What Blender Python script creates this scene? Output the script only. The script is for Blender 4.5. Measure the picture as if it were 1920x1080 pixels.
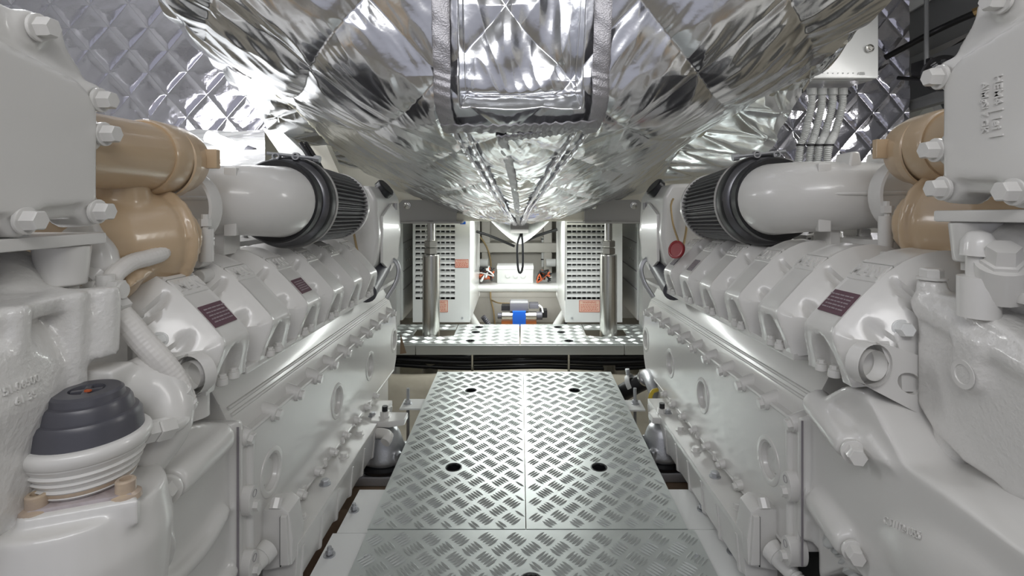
import bpy, bmesh, math, random
import numpy as np
from mathutils import Vector, Matrix
from mathutils.geometry import tessellate_polygon

for o in list(bpy.data.objects): bpy.data.objects.remove(o)
SC = bpy.context.scene
COL = SC.collection
PI = math.pi
H = 1.30                      # eye height above the bottom of the bilge; measurements below are taken from the eye
R = random.Random(7)

# ------------------------------------------------------------------ camera
cam_d = bpy.data.cameras.new('camera'); cam = bpy.data.objects.new('camera', cam_d); COL.objects.link(cam)
cam.location = (0, 0, H); cam.rotation_euler = (PI/2, 0, 0)
cam_d.sensor_width = 36; cam_d.lens = 18.75; cam_d.shift_x = -15/1920; cam_d.shift_y = -190/1920
cam_d.clip_start = .02; cam_d.clip_end = 60
SC.camera = cam
# ------------------------------------------------------------------ exposure, world, lamps, added fill lights
SC.view_settings.view_transform = 'Standard'; SC.view_settings.look = 'None'
SC.view_settings.exposure = EXPO = 0.18; SC.view_settings.gamma = 1; SC.view_settings.use_curve_mapping = False
W = bpy.data.worlds.new('world'); SC.world = W; W.use_nodes = True
W.node_tree.nodes['Background'].inputs[0].default_value = (.74, .75, .86, 1)
W.node_tree.nodes['Background'].inputs[1].default_value = .40
def area(name, loc, target, sx, sy, power, col=(1, 1, 1)):
    l = bpy.data.lights.new(name, 'AREA'); l.shape = 'RECTANGLE'; l.size = sx; l.size_y = sy; l.energy = power; l.color = col
    o = bpy.data.objects.new(name, l); COL.objects.link(o); o.location = (loc[0], loc[1], loc[2]+H)
    d = Vector(target)-Vector(loc); o.rotation_euler = d.to_track_quat('-Z', 'Y').to_euler()
    return o
area('fill_light_behind_left', (-.35, -.5, .72), (-.1, 1.5, -.4), 1.0, .25, 4.5, (.96, .96, 1))  # added fill behind the camera, lifts the near engine faces
area('fill_light_behind_right', (.35, -.5, .72), (.1, 1.5, -.4), 1.0, .25, 4.5, (1, .99, .97))  # its right-hand twin, likewise an added fill
area('bay_lamp_right', (1.35, 1.3, .74), (.6, 1.2, -.3), .22, 1.3, 11, (1, .99, .96))
area('bay_lamp_left', (-1.35, 1.3, .74), (-.6, 1.2, -.3), .22, 1.3, 12, (.97, .97, 1))
area('stern_lamp', (0, 2.95, -.10), (0, 2.8, -1), .8, .15, 13, (.96, 1, .97))
area('stern_lamp_fore', (0, 2.50, -.185), (0, 2.35, -.8), .6, .05, 3, (.96, 1, .97))
area('recess_fill', (0, 3.30, -.36), (0, 3.7, -.7), .3, .05, .9, (.98, 1, .97))  # added light that brightens the recess between the cabinets
area('recess_fill_low', (0, 3.42, -.69), (0, 3.8, -.9), .4, .04, 1.2, (.98, 1, .97))  # added under the shelf to lift the shaded lower panel

# ------------------------------------------------------------------ materials
def mat(name, col, rough=.5, metal=0, coat=0, bump=None, var=None, emit=None):
    m = bpy.data.materials.new(name); m.use_nodes = True
    nt = m.node_tree; b = nt.nodes['Principled BSDF']
    b.inputs['Base Color'].default_value = (*col, 1); b.inputs['Roughness'].default_value = rough
    b.inputs['Metallic'].default_value = metal
    if coat: b.inputs['Coat Weight'].default_value = coat; b.inputs['Coat Roughness'].default_value = .12
    tc = nt.nodes.new('ShaderNodeTexCoord')
    if var:       # (scale, amount, other colour)
        n = nt.nodes.new('ShaderNodeTexNoise'); n.inputs['Scale'].default_value = var[0]; n.inputs['Detail'].default_value = 6
        nt.links.new(tc.outputs['Object'], n.inputs['Vector'])
        r = nt.nodes.new('ShaderNodeValToRGB'); r.color_ramp.elements[0].position = .42; r.color_ramp.elements[1].position = .42+var[1]
        r.color_ramp.elements[0].color = (*col, 1); r.color_ramp.elements[1].color = (*var[2], 1)
        nt.links.new(n.outputs['Fac'], r.inputs[0]); nt.links.new(r.outputs[0], b.inputs['Base Color'])
    if bump:      # (scale, strength, distance)
        n = nt.nodes.new('ShaderNodeTexNoise'); n.inputs['Scale'].default_value = bump[0]; n.inputs['Detail'].default_value = 3
        nt.links.new(tc.outputs['Object'], n.inputs['Vector'])
        u = nt.nodes.new('ShaderNodeBump'); u.inputs['Strength'].default_value = bump[1]; u.inputs['Distance'].default_value = bump[2]
        nt.links.new(n.outputs['Fac'], u.inputs['Height']); nt.links.new(u.outputs[0], b.inputs['Normal'])
    if emit:
        b.inputs['Emission Color'].default_value = (*emit[0], 1); b.inputs['Emission Strength'].default_value = emit[1]
    return m
M = {}
M['white'] = mat('engine_paint', (.72, .71, .685), .34, coat=.5, bump=(90, .25, .0006))
M['peel'] = mat('engine_paint_rough_cast', (.72, .71, .685), .3, coat=.6, bump=(160, .8, .0015))
M['cream'] = mat('cream_gelcoat', (.82, .80, .70), .5, var=(5, .3, (.70, .65, .52)))
M['gel'] = mat('white_gelcoat', (.80, .81, .80), .25, coat=.3)
M['bulk'] = mat('grey_bulkhead', (.60, .58, .53), .6, var=(7, .35, (.52, .50, .45)))
M['tan'] = mat('tan_lagging_paint', (.57, .425, .275), .3, coat=.5, bump=(60, .3, .0008))
M['foil'] = mat('foil', (.84, .85, .87), .21, 1, bump=(28, .22, .004))
M['foil2'] = mat('foil_wall', (.82, .81, .87), .15, 1, bump=(30, .3, .004))
M['tape'] = mat('woven_foil_tape', (.50, .49, .51), .38, .8, bump=(300, .8, .0015))
M['alu'] = mat('tread_plate_aluminium', (.60, .63, .62), .40, .75, bump=(14, .10, .003))
M['steel'] = mat('stainless_steel', (.62, .61, .58), .24, 1)
M['bsteel'] = mat('painted_grey_bracket', (.40, .39, .375), .5, .2, bump=(200, .5, .0006))
M['castal'] = mat('cast_aluminium', (.50, .51, .53), .42, .8, bump=(220, .6, .0006))
M['black'] = mat('black_rubber', (.012, .012, .014), .38)
M['pleat'] = mat('filter_mesh', (.12, .118, .124), .5, .35, bump=(900, .7, .0008))
M['dim_metal'] = mat('dim_metal_band', (.16, .16, .17), .3, .9)
M['grey'] = mat('dark_grey_plastic', (.085, .085, .10), .33, bump=(40, .1, .001))
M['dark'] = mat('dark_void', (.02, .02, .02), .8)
M['duct'] = mat('dim_grey_sheet_metal', (.25, .255, .26), .45, .1)
M['hull'] = mat('bilge_gelcoat', (.36, .33, .27), .5, var=(4, .35, (.24, .21, .16)), bump=(6, .5, .02))
M['wood'] = mat('stained_bearer', (.30, .22, .15), .6, var=(8, .3, (.16, .09, .05)))
M['label'] = mat('maroon_label', (.13, .065, .085), .4)
M['labelg'] = mat('grey_label', (.25, .23, .25), .4)
M['print'] = mat('pale_print', (.34, .29, .31), .5)
M['red'] = mat('red_tag', (.30, .02, .025), .35, coat=.5)
M['warn'] = mat('warning_paper', (.85, .60, .48), .5)
M['redink'] = mat('red_ink', (.62, .12, .07), .5)
M['blue'] = mat('blue_plastic', (.01, .10, .52), .35)
M['orange'] = mat('orange_anodised', (.65, .22, .08), .3, .6)
M['yellow'] = mat('yellow_hose', (.55, .40, .02), .4)
M['stain'] = mat('oil_stained_paint', (.58, .46, .33), .3, coat=.5, var=(25, .35, (.33, .26, .24)))
M['pale_lid'] = mat('stained_gasket', (.50, .45, .46), .5, var=(30, .3, (.18, .12, .10)))
M['conduit'] = mat('grey_conduit', (.62, .63, .62), .45)
M['braid'] = mat('braided_hose', (.74, .72, .69), .42)
M['brass'] = mat('brass', (.40, .27, .12), .35, .8)
M['string'] = mat('brown_cord', (.42, .31, .16), .7)
M['orangecable'] = mat('orange_wire', (.55, .12, .04), .5)
M['glow'] = mat('lamp_tube', (1, 1, 1), .5, emit=((1, 1, .98), 26))
M['thread'] = mat('stitch_thread', (.30, .30, .32), .6)

# ------------------------------------------------------------------ mesh helpers
class MB:
    def __init__(s): s.v = []; s.f = []
    def add(s, v, f):
        k = len(s.v); s.v += [tuple(p) for p in v]; s.f += [tuple(i+k for i in q) for q in f]; return s
def frame(axis):
    a = Vector(axis).normalized(); t = Vector((0, 0, 1)) if abs(a.z) < .9 else Vector((1, 0, 0))
    u = a.cross(t).normalized(); w = a.cross(u); return a, u, w
def box(mb, x0, x1, y0, y1, z0, z1, b=0, seg=2):
    bm = bmesh.new(); bmesh.ops.create_cube(bm, size=1)
    for v in bm.verts:
        v.co = Vector(((x0+x1)/2+v.co.x*(x1-x0), (y0+y1)/2+v.co.y*(y1-y0), (z0+z1)/2+v.co.z*(z1-z0)))
    if b: bmesh.ops.bevel(bm, geom=bm.edges[:], offset=b, segments=seg, affect='EDGES', profile=.6)
    take(mb, bm)
def take(mb, bm, mtx=None):
    bm.verts.index_update()
    vs = [(mtx @ v.co if mtx else v.co) for v in bm.verts]
    mb.add([tuple(v) for v in vs], [[v.index for v in f.verts] for f in bm.faces]); bm.free()
def obox(mb, c, dirs, half, b=0, seg=2):          # oriented box
    bm = bmesh.new(); bmesh.ops.create_cube(bm, size=2)
    for v in bm.verts: v.co = Vector((v.co.x*half[0], v.co.y*half[1], v.co.z*half[2]))
    if b: bmesh.ops.bevel(bm, geom=bm.edges[:], offset=b, segments=seg, affect='EDGES', profile=.6)
    d = [Vector(q).normalized() for q in dirs]
    m = Matrix(((d[0].x, d[1].x, d[2].x, c[0]), (d[0].y, d[1].y, d[2].y, c[1]), (d[0].z, d[1].z, d[2].z, c[2]), (0, 0, 0, 1)))
    take(mb, bm, m)
def lathe(mb, o, axis, prof, n=24, cap=True, rfun=None):
    a, u, w = frame(axis); o = Vector(o); vs = []; fs = []
    for (t, r) in prof:
        for k in range(n):
            q = 2*PI*k/n; rr = r*(rfun(q, t) if rfun else 1)
            vs.append(o+a*t+(u*math.cos(q)+w*math.sin(q))*rr)
    for i in range(len(prof)-1):
        for k in range(n):
            k2 = (k+1) % n; fs.append((i*n+k, i*n+k2, (i+1)*n+k2, (i+1)*n+k))
    if cap:
        fs.append(tuple(range(n))[::-1]); fs.append(tuple((len(prof)-1)*n+k for k in range(n)))
    mb.add(vs, fs)
def cyl(mb, p0, p1, r0, r1=None, n=20, b=0):
    p0 = Vector(p0); p1 = Vector(p1); L = (p1-p0).length; r1 = r0 if r1 is None else r1
    pr = [(0, r0), (L, r1)] if not b else [(0, r0-b), (b*.4, r0-b*.3), (b, r0), (L-b, r1), (L-b*.4, r1-b*.3), (L, r1-b)]
    lathe(mb, p0, p1-p0, pr, n)
def bolt(mb, p, axis, r=.01, h=.008, washer=True):
    a = Vector(axis).normalized(); p = Vector(p)
    if washer: lathe(mb, p, a, [(0, r*1.3), (h*.25, r*1.3), (h*.32, r*1.15)], 20)
    lathe(mb, p+a*h*.3, a, [(0, r), (h*.9, r), (h*1.1, r*.86)], 6)
def catmull(pts, step):
    P = [Vector(p) for p in pts]; P = [P[0]*2-P[1]]+P+[P[-1]*2-P[-2]]; out = []
    for i in range(1, len(P)-2):
        n = max(2, int((P[i+1]-P[i]).length/step))
        for k in range(n):
            t = k/n; a, b, c, d = P[i-1], P[i], P[i+1], P[i+2]
            out.append(.5*((2*b)+(c-a)*t+(2*a-5*b+4*c-d)*t*t+(3*b-a-3*c+d)*t**3))
    out.append(P[-2]); return out
def tube(mb, pts, r, n=10, step=.01, rfun=None, flat=None, rq=None):
    C = catmull(pts, step); t0 = (C[1]-C[0]).normalized(); _, u, w = frame(t0); vs = []; fs = []; s = 0
    for i, c in enumerate(C):
        t = (C[min(i+1, len(C)-1)]-C[max(i-1, 0)]).normalized()
        u = (u-t*u.dot(t)).normalized(); w = t.cross(u)
        if i: s += (c-C[i-1]).length
        rr = r*(rfun(s) if rfun else 1)
        for k in range(n):
            q = 2*PI*k/n; vs.append(c+(u*math.cos(q)*(flat or 1)+w*math.sin(q))*rr*(rq(q, s) if rq else 1))
    for i in range(len(C)-1):
        for k in range(n):
            k2 = (k+1) % n; fs.append((i*n+k, i*n+k2, (i+1)*n+k2, (i+1)*n+k))
    fs.append(tuple(range(n))[::-1]); fs.append(tuple((len(C)-1)*n+k for k in range(n)))
    mb.add(vs, fs)
def braid(mb, pts, r): tube(mb, pts, r, 48, .0016, rq=lambda q, s: 1+.035*math.sin(8*q+s*520)*math.sin(8*q-s*520))
def hose(mb, pts, r, pitch, n=12): tube(mb, pts, r, n, pitch/5, lambda s: 1+.13*math.sin(2*PI*s/pitch))
def prism(mb, outer, a, b, to3, holes=()):        # flat outline with holes, swept from a to b; to3(p, q, t) -> point
    loops = [list(outer)]+[list(h) for h in holes]; flat = [p for l in loops for p in l]
    tri = tessellate_polygon([[Vector((p[0], p[1], 0)) for p in l] for l in loops])
    n = len(flat); vs = [to3(p[0], p[1], a) for p in flat]+[to3(p[0], p[1], b) for p in flat]
    fs = [tuple(t) for t in tri]+[tuple(i+n for i in t)[::-1] for t in tri]; k = 0
    for l in loops:
        for i in range(len(l)):
            j = (i+1) % len(l); fs.append((k+i, k+j, k+j+n, k+i+n))
        k += len(l)
    mb.add(vs, fs)
XY = lambda p, q, t: (p, q, t)
YZ = lambda p, q, t: (t, p, q)
XZ = lambda p, q, t: (p, t, q)
def circ(cx, cy, r, n=20, ry=None, a=0):
    ry = ry or r
    return [(cx+r*math.cos(2*PI*k/n)*math.cos(a)-ry*math.sin(2*PI*k/n)*math.sin(a), cy+r*math.cos(2*PI*k/n)*math.sin(a)+ry*math.sin(2*PI*k/n)*math.cos(a)) for k in range(n)]
def bprism(mb, outer, a, b, to3, bev, seg=2):     # swept outline with bevelled edges
    bm = bmesh.new(); n = len(outer)
    A = [bm.verts.new(to3(p[0], p[1], a)) for p in outer]; B = [bm.verts.new(to3(p[0], p[1], b)) for p in outer]
    bm.faces.new(A); bm.faces.new(B[::-1])
    for i in range(n): bm.faces.new((A[i], B[i], B[(i+1) % n], A[(i+1) % n]))
    bmesh.ops.recalc_face_normals(bm, faces=bm.faces[:])
    bmesh.ops.bevel(bm, geom=bm.edges[:], offset=bev, segments=seg, affect='EDGES', profile=.6, clamp_overlap=True)
    take(mb, bm)
TX = {}
def text(mb, s, o, xd, yd, size, ext=.0008, sx=1, bold=0):
    key = (s, bold)
    if key not in TX:
        c = bpy.data.curves.new('t', 'FONT'); c.body = s; c.size = 1; c.extrude = .5; c.align_x = 'CENTER'; c.align_y = 'CENTER'; c.resolution_u = 2; c.offset = bold
        ob = bpy.data.objects.new('t', c); COL.objects.link(ob); bpy.context.view_layer.update()
        me = bpy.data.meshes.new_from_object(ob.evaluated_get(bpy.context.evaluated_depsgraph_get()))
        TX[key] = ([v.co.copy() for v in me.vertices], [tuple(p.vertices) for p in me.polygons])
        bpy.data.objects.remove(ob); bpy.data.curves.remove(c); bpy.data.meshes.remove(me)
    V, F = TX[key]; xd = Vector(xd).normalized(); yd = Vector(yd).normalized(); zd = xd.cross(yd); o = Vector(o)
    mb.add([o+xd*v.x*size*sx+yd*v.y*size+zd*v.z*2*ext for v in V], F)

ORG = {}                                          # world origin of each object
XF = [None]                                       # current engine transform
def _mesh(name, mb, mt, org, smooth, recalc=True, raw=False):
    vs = np.array(mb.v, dtype=float)
    if XF[0] and not raw: vs = XF[0](vs)
    vs = vs+np.array([0, 0, H])-np.array(org)
    me = bpy.data.meshes.new(name); me.from_pydata(vs.tolist(), [], mb.f)
    if recalc:
        bm = bmesh.new(); bm.from_mesh(me); bmesh.ops.recalc_face_normals(bm, faces=bm.faces[:]); bm.to_mesh(me); bm.free()
    if smooth:
        me.polygons.foreach_set('use_smooth', [True]*len(me.polygons))
        if smooth < 180: me.set_sharp_from_angle(angle=math.radians(smooth))
    me.materials.append(M[mt]); me.update()
    return me
def weigh(o):
    m = o.modifiers.new('weighted_normal', 'WEIGHTED_NORMAL'); m.keep_sharp = True; m.weight = 100
def obj(name, mb, mt, parent=None, smooth=35, recalc=True, raw=False):
    if smooth == 180 and recalc: smooth = 70
    org = ORG[parent.name] if parent else (0, 0, 0)
    if parent is None:                            # a thing that is one mesh: its origin at its base
        vs = np.array(mb.v)
        if XF[0] and not raw: vs = XF[0](vs)
        c = (vs.min(0)+vs.max(0))/2; org = (c[0], c[1], vs[:, 2].min()+H)
    me = _mesh(name, mb, mt, org, smooth, recalc, raw)
    o = bpy.data.objects.new(name, me); COL.objects.link(o)
    if 0 < smooth < 70: weigh(o)
    if parent: o.parent = parent
    else: o.location = org
    ORG[o.name] = tuple(org); return o
def thing(name, label, cat, loc, group=None):
    o = bpy.data.objects.new(name, None); COL.objects.link(o); o.empty_display_size = .05
    o.location = (loc[0], loc[1], loc[2]+H); ORG[o.name] = (loc[0], loc[1], loc[2]+H)
    return tag(o, label, cat, group)
def tag(o, label=None, cat=None, group=None, kind=None):
    if label: o['label'] = label
    if cat: o['category'] = cat
    if group: o['group'] = group
    if kind: o['kind'] = kind
    return o
def cast(name, mb, mt, parent=None, vox=.005, it=6, smooth=180):   # pieces melted into one casting with soft fillets
    vs = np.array(mb.v, dtype=float)
    me = bpy.data.meshes.new('c'); me.from_pydata(vs.tolist(), [], mb.f)
    bm = bmesh.new(); bm.from_mesh(me); bmesh.ops.recalc_face_normals(bm, faces=bm.faces[:]); bm.to_mesh(me); bm.free()
    ob = bpy.data.objects.new('c', me); COL.objects.link(ob)
    m = ob.modifiers.new('r', 'REMESH'); m.mode = 'VOXEL'; m.voxel_size = vox; m.use_smooth_shade = True
    s = ob.modifiers.new('s', 'SMOOTH'); s.iterations = it; s.factor = .5
    bpy.context.view_layer.update()
    e = bpy.data.meshes.new_from_object(ob.evaluated_get(bpy.context.evaluated_depsgraph_get()))
    out = MB(); out.v = [tuple(v.co) for v in e.vertices]; out.f = [tuple(p.vertices) for p in e.polygons]
    bpy.data.objects.remove(ob); bpy.data.meshes.remove(me); bpy.data.meshes.remove(e)
    return obj(name, out, mt, parent, smooth)
def copy_tree(o, parent=None, shift=None):
    c = o.copy(); COL.objects.link(c); ORG[c.name] = ORG[o.name]
    if parent: c.parent = parent
    if shift:
        c.location = Vector(o.location)+Vector(shift); ORG[c.name] = tuple(Vector(ORG[o.name])+Vector(shift))
    for ch in [x for x in COL.objects if x.parent == o and x != c]: copy_tree(ch, c)
    return c
def px(x, y, Y): return Vector(((x-975)*Y/1000, Y, (350-y)*Y/1000))    # a measured sight line met at depth Y

# ------------------------------------------------------------------ noise for cloth
class Noise:
    def __init__(s, seed): r = np.random.RandomState(seed); s.g = r.rand(256, 256)*2*PI
    def __call__(s, x, y):
        xi = np.floor(x).astype(int); yi = np.floor(y).astype(int); xf = x-xi; yf = y-yi
        def d(i, j):
            a = s.g[(xi+i) % 256, (yi+j) % 256]; return np.cos(a)*(xf-i)+np.sin(a)*(yf-j)
        u = xf*xf*xf*(xf*(xf*6-15)+10); v = yf*yf*yf*(yf*(yf*6-15)+10)
        return (d(0, 0)*(1-u)+d(1, 0)*u)*(1-v)+(d(0, 1)*(1-u)+d(1, 1)*u)*v
def quilt(U, V, pitch, A, seed, wr=.004, ang=.0, aniso=(3, 22), ratio=1.0, star=.0, sg=.16):
    """puffed diamonds between stitch lines, creases that fan out of the crossings, and long drawn folds"""
    n1 = Noise(seed); n2 = Noise(seed+1)
    Uw = U+.012*n1(U*4, V*4); Vw = V+.012*n2(U*4, V*4)
    p = (Uw+Vw*ratio)/pitch; q = (Uw-Vw*ratio)/pitch
    dp = np.abs(p-np.round(p))*pitch*.7; dq = np.abs(q-np.round(q))*pitch*.7
    d = np.minimum(dp, dq)
    h = A*(1-np.exp(-d/(pitch*sg)))
    r = np.hypot(p-np.round(p), q-np.round(q)); th = np.arctan2(q-np.round(q), p-np.round(p))
    k = np.round(p)*7+np.round(q)*13
    h += star*np.exp(-r*4)*np.abs(np.sin(th*5+k+3*n1(U*9, V*9)))*np.clip(r*6, 0, 1)
    c, s = math.cos(ang), math.sin(ang); a = U*c+V*s; b = -U*s+V*c
    wx = n2(a*3, b*3)*.12
    f = n1(a*aniso[0], (b+wx)*aniso[1]); g = n2(a*aniso[0]*1.7+9, (b+wx)*aniso[1]*2.1)
    env = np.clip(d/(pitch*.12), .15, 1)
    h += wr*((1-2*np.abs(f))*1.0+(1-2*np.abs(g))*.45)*env
    return h
def sheet(name, P, Hh, mt, parent, thick=0):
    """P: (n, m, 3) grid of points; Hh: displacement along the normal"""
    du = np.gradient(P, axis=1); dv = np.gradient(P, axis=0); N = np.cross(du, dv)
    N /= np.linalg.norm(N, axis=2, keepdims=True)+1e-12
    Q = P+N*Hh[..., None]; n, m = Hh.shape
    mb = MB(); mb.v = [tuple(p) for p in Q.reshape(-1, 3)]
    i = np.arange(n-1)[:, None]*m+np.arange(m-1)[None, :]
    mb.f = np.stack([i, i+1, i+m+1, i+m], -1).reshape(-1, 4).tolist()
    return obj(name, mb, mt, parent, 180, recalc=False)
# =================================================================== the setting
def structure(name, mb, mt, smooth=0): return tag(obj(name, mb, mt, None, smooth), kind='structure')
def gridsurf(f, n, m):
    mb = MB(); mb.v = [f(i/(n-1), j/(m-1)) for i in range(n) for j in range(m)]
    mb.f = [(i*m+j, i*m+j+1, (i+1)*m+j+1, (i+1)*m+j) for i in range(n-1) for j in range(m-1)]; return mb
nz = Noise(5)
def bilge(a, b):
    Y = -1.4+a*5.4; X = -2.6+b*5.2
    z = -1.02+.02*float(nz(np.array(X*3+40), np.array(Y*3+40)))
    z += .20*math.exp(-((Y-2.33)/.2)**2)+.05*math.exp(-((Y-1.95)/.16)**2)
    z += .28*max(0, abs(X)-.9)
    if Y > 2.6: z = max(z, -.98)
    return (X, Y, z)
structure('floor', gridsurf(bilge, 90, 60), 'hull', 180)
mb = MB(); box(mb, -2.62, -2.55, -1.4, 4.0, -1.1, 1.0); structure('wall_left', mb, 'gel')
mb = MB(); box(mb, 2.55, 2.62, -1.4, 4.0, -1.1, 1.0); structure('wall_right', mb, 'duct')
mb = MB(); box(mb, -2.62, 2.62, -1.4, 4.0, .86, .92); structure('ceiling', mb, 'gel')
# far bulkhead: white faces on both sides of the stern recess, alcove walls, recess with shelf
mb = MB(); box(mb, -2.6, -.63, 2.72, 2.80, -1.1, .2); structure('wall_far', mb, 'gel')
mb = MB(); box(mb, .625, 2.6, 2.72, 2.80, -1.1, .2); structure('wall_far', mb, 'gel')
mb = MB(); box(mb, -2.6, 2.6, 3.98, 4.04, -1.1, .9); structure('wall_stern', mb, 'bulk')
mb = MB(); box(mb, -2.2, 2.4, 2.64, 2.715, -.172, .30, .012)
structure('trim_cross_beam', mb, 'cream')
# side lockers in the alcove, receding behind the louvred units
for sx in (-1, 1):
    t = thing('side_locker', 'glossy white side locker with stamped panel lines, in the alcove '+('left' if sx < 0 else 'right')+' of the louvred unit', 'locker', (sx*.70, 2.95, -.72))
    mb = MB(); box(mb, min(sx*.62, sx*.80), max(sx*.62, sx*.80), 2.82, 3.6, -.71, -.12, .01); obj('body', mb, 'gel', t)
    for (y0, y1, z0, z1) in ((2.83, 3.5, -.452, -.448), (2.83, 3.5, -.548, -.544), (2.83, 3.5, -.30, -.296)):
        mb = MB(); box(mb, min(sx*.617, sx*.621), max(sx*.617, sx*.621), y0, y1, z0, z1); obj('panel_seam', mb, 'labelg', t)
    for k in range(6):
        mb = MB(); cyl(mb, (sx*.62, 2.9+.05*(k % 3), -.34-.06*(k//3)), (sx*.614, 2.9+.05*(k % 3), -.34-.06*(k//3)), .005, n=8); obj('screw', mb, 'steel', t)

# recess between the cabinets
t = tag(thing('stern_recess', None, None, (0, 3.5, -1)), kind='structure')
mb = MB(); box(mb, -.31, .28, 3.36, 3.97, -.665, -.625, .018, 3); obj('shelf', mb, 'gel', t, 60)
mb = MB(); box(mb, -.5, .45, 3.86, 3.96, -1.0, -.66); obj('lower_panel', mb, 'bulk', t, 0)
mb = MB(); box(mb, -.31, .28, 3.84, 3.90, -.80, -.76, .01); obj('panel_rib', mb, 'bulk', t)
mb = MB(); box(mb, -.45, .45, 3.80, 3.97, -.47, -.40, .01); obj('stringer', mb, 'bulk', t)
for X in (-.245, .20):
    mb = MB(); box(mb, X-.03, X+.03, 3.812, 3.97, -.62, -.1, .008); obj('frame_rib', mb, 'bulk', t)
mb = MB(); box(mb, -.5, .5, 3.0, 3.97, -.14, -.10); obj('soffit', mb, 'gel', t, 0)
def dome(a, b):
    X = -.22+.44*b; return (X, 3.05+.8*a, -.14-.19*(1-abs(X/.22)**1.3)*(1-.6*a))
obj('hull_keel', gridsurf(dome, 16, 24), 'gel', t, 180)
for sx, X in ((-1, -.29), (1, .25)):
    mb = MB(); cyl(mb, (X, 3.75, -.535), (X+.11*-sx*.6, 3.75, -.535), .028); obj('pipe_stub', mb, 'gel', t)
for sx, X in ((-1, -.33), (1, .285)):
    mb = MB(); cyl(mb, (X, 3.30, -.86), (X-.09*sx*-1 if False else X-sx*-.09, 3.30, -.76), .03); 
    mb = MB(); cyl(mb, (X, 3.3, -.77), (X-sx*.10, 3.3, -.93), .028); obj('white_pipe', mb, 'gel', t)
for sx, X in ((-1, -.20), (1, .285)):
    mb = MB(); hose(mb, [(X-sx*-.04, 3.45, -.84), (X, 3.46, -.90), (X+.05, 3.46, -1.0)], .016, .012); obj('ribbed_hose', mb, 'grey', t)

# =================================================================== foil blankets
def belly(u, v):
    """u 0..1 across from left to right, v 0..1 from the steep near face to the far tip"""
    pass
NET = np.array([
 [(-.90,.80,.858),(-.50,.98,.858),(-.18,1.09,.858),(.005,1.10,.858),(.195,1.09,.858),(.52,1.0,.858),(.92,.82,.858)],
 [(-.82,.95,.56),(-.47,1.10,.62),(-.17,1.20,.66),(.005,1.21,.66),(.185,1.20,.66),(.49,1.12,.62),(.84,.98,.56)],
 [(-.75,1.12,.425),(-.46,1.17,.44),(-.17,1.235,.45),(.005,1.24,.45),(.18,1.235,.45),(.48,1.17,.44),(.79,1.12,.43)],
 [(-.755,1.33,.35),(-.45,1.26,.315),(-.17,1.265,.29),(.005,1.27,.285),(.175,1.265,.29),(.48,1.28,.315),(.80,1.33,.375)],
 [(-.745,1.52,.305),(-.43,1.43,.215),(-.165,1.33,.175),(.005,1.33,.17),(.17,1.33,.175),(.46,1.43,.215),(.775,1.52,.318)],
 [(-.745,1.80,.265),(-.37,1.75,.10),(-.125,1.70,.065),(-.005,1.69,.06),(.115,1.70,.065),(.42,1.78,.11),(.765,1.80,.280)],
 [(-.75,2.20,.155),(-.32,2.15,-.02),(-.08,2.10,-.06),(-.01,2.09,-.066),(.06,2.10,-.06),(.36,2.15,-.02),(.69,2.2,.195)],
 [(-.60,2.60,.0),(-.27,2.60,-.122),(-.035,2.60,-.17),(-.005,2.60,-.172),(.025,2.60,-.17),(.25,2.60,-.12),(.66,2.6,.01)]])
def cr(P, t, axis):
    n = P.shape[axis]; P = np.moveaxis(P, axis, 0); x = np.clip(t, 0, 1)*(n-1); i = np.minimum(x.astype(int), n-2); f = x-i
    g = lambda k: P[np.clip(i+k, 0, n-1)]
    a, b, c, d = g(-1), g(0), g(1), g(2); f = f.reshape((-1,)+(1,)*(P.ndim-1))
    r = .5*(2*b+(c-a)*f+(2*a-5*b+4*c-d)*f*f+(3*b-a-3*c+d)*f**3)
    return np.moveaxis(r, 0, axis)
# the lattice columns stay at their X along u so that seams follow the net
NV, NU = 560, 520
vv = np.linspace(0, 1, NV); uu = np.linspace(0, 1, NU)
BP = cr(cr(NET, vv, 0), uu, 1)
BV = np.concatenate([[0], np.cumsum(np.linalg.norm(np.diff(BP.mean(1), axis=0), axis=1))])[:, None]*np.ones((1, NU))
BX = BP[..., 0]
h = quilt(BX+.50, BV*1.0+.045, .31, .014, 11, .0020, 0, (2, 3), .9, 0, .11)
fine = quilt(np.abs(BX), BV, 9, 0, 31, .0060, math.radians(-60), (2.2, 13))
fall = np.clip((BV-.62)/.45, 0, 1)
fine2 = quilt(np.abs(BX), BV, 9, 0, 37, .0038, math.radians(-66), (4, 34))
zz0 = BP[..., 2]; aX = np.abs(BX); hat = np.exp(-(BX/.17)**6)
def folds(a_, b_, seed, fa, fb):
    n1 = Noise(seed); n2 = Noise(seed+1); return 1-2*np.abs(n1(a_*fa+n2(b_*2.5, a_*2.5)*.5, b_*fb+n2(a_*3, b_*3)*1.1))
c_, s_ = math.cos(math.radians(-56)), math.sin(math.radians(-56))
al, ac = aX*c_+BV*s_, -aX*s_+BV*c_
near = .012*folds(al, ac, 61, 2.2, 7.5)+.005*folds(al+3, ac, 63, 4, 17)+.0022*folds(al+5, ac, 69, 8, 40)
hatf = .013*folds(BV*.8+.3*BX, BX+.25*BV, 65, 2.5, 9)+.006*folds(BV+4, BX-.3*BV, 67, 5, 20)
calm = 1-.85*np.exp(-((aX-.175)/.035)**2)*(1-fall)
calm *= 1-.8*np.exp(-((zz0-.185)/.03)**2)*(aX < .2)
h = h*(1-.5*fall)+fine*(.15+.8*fall)+fine2*fall+(near*(1-hat)+hatf*hat)*(1-.85*fall)*calm
h[:, :] *= 1
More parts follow.
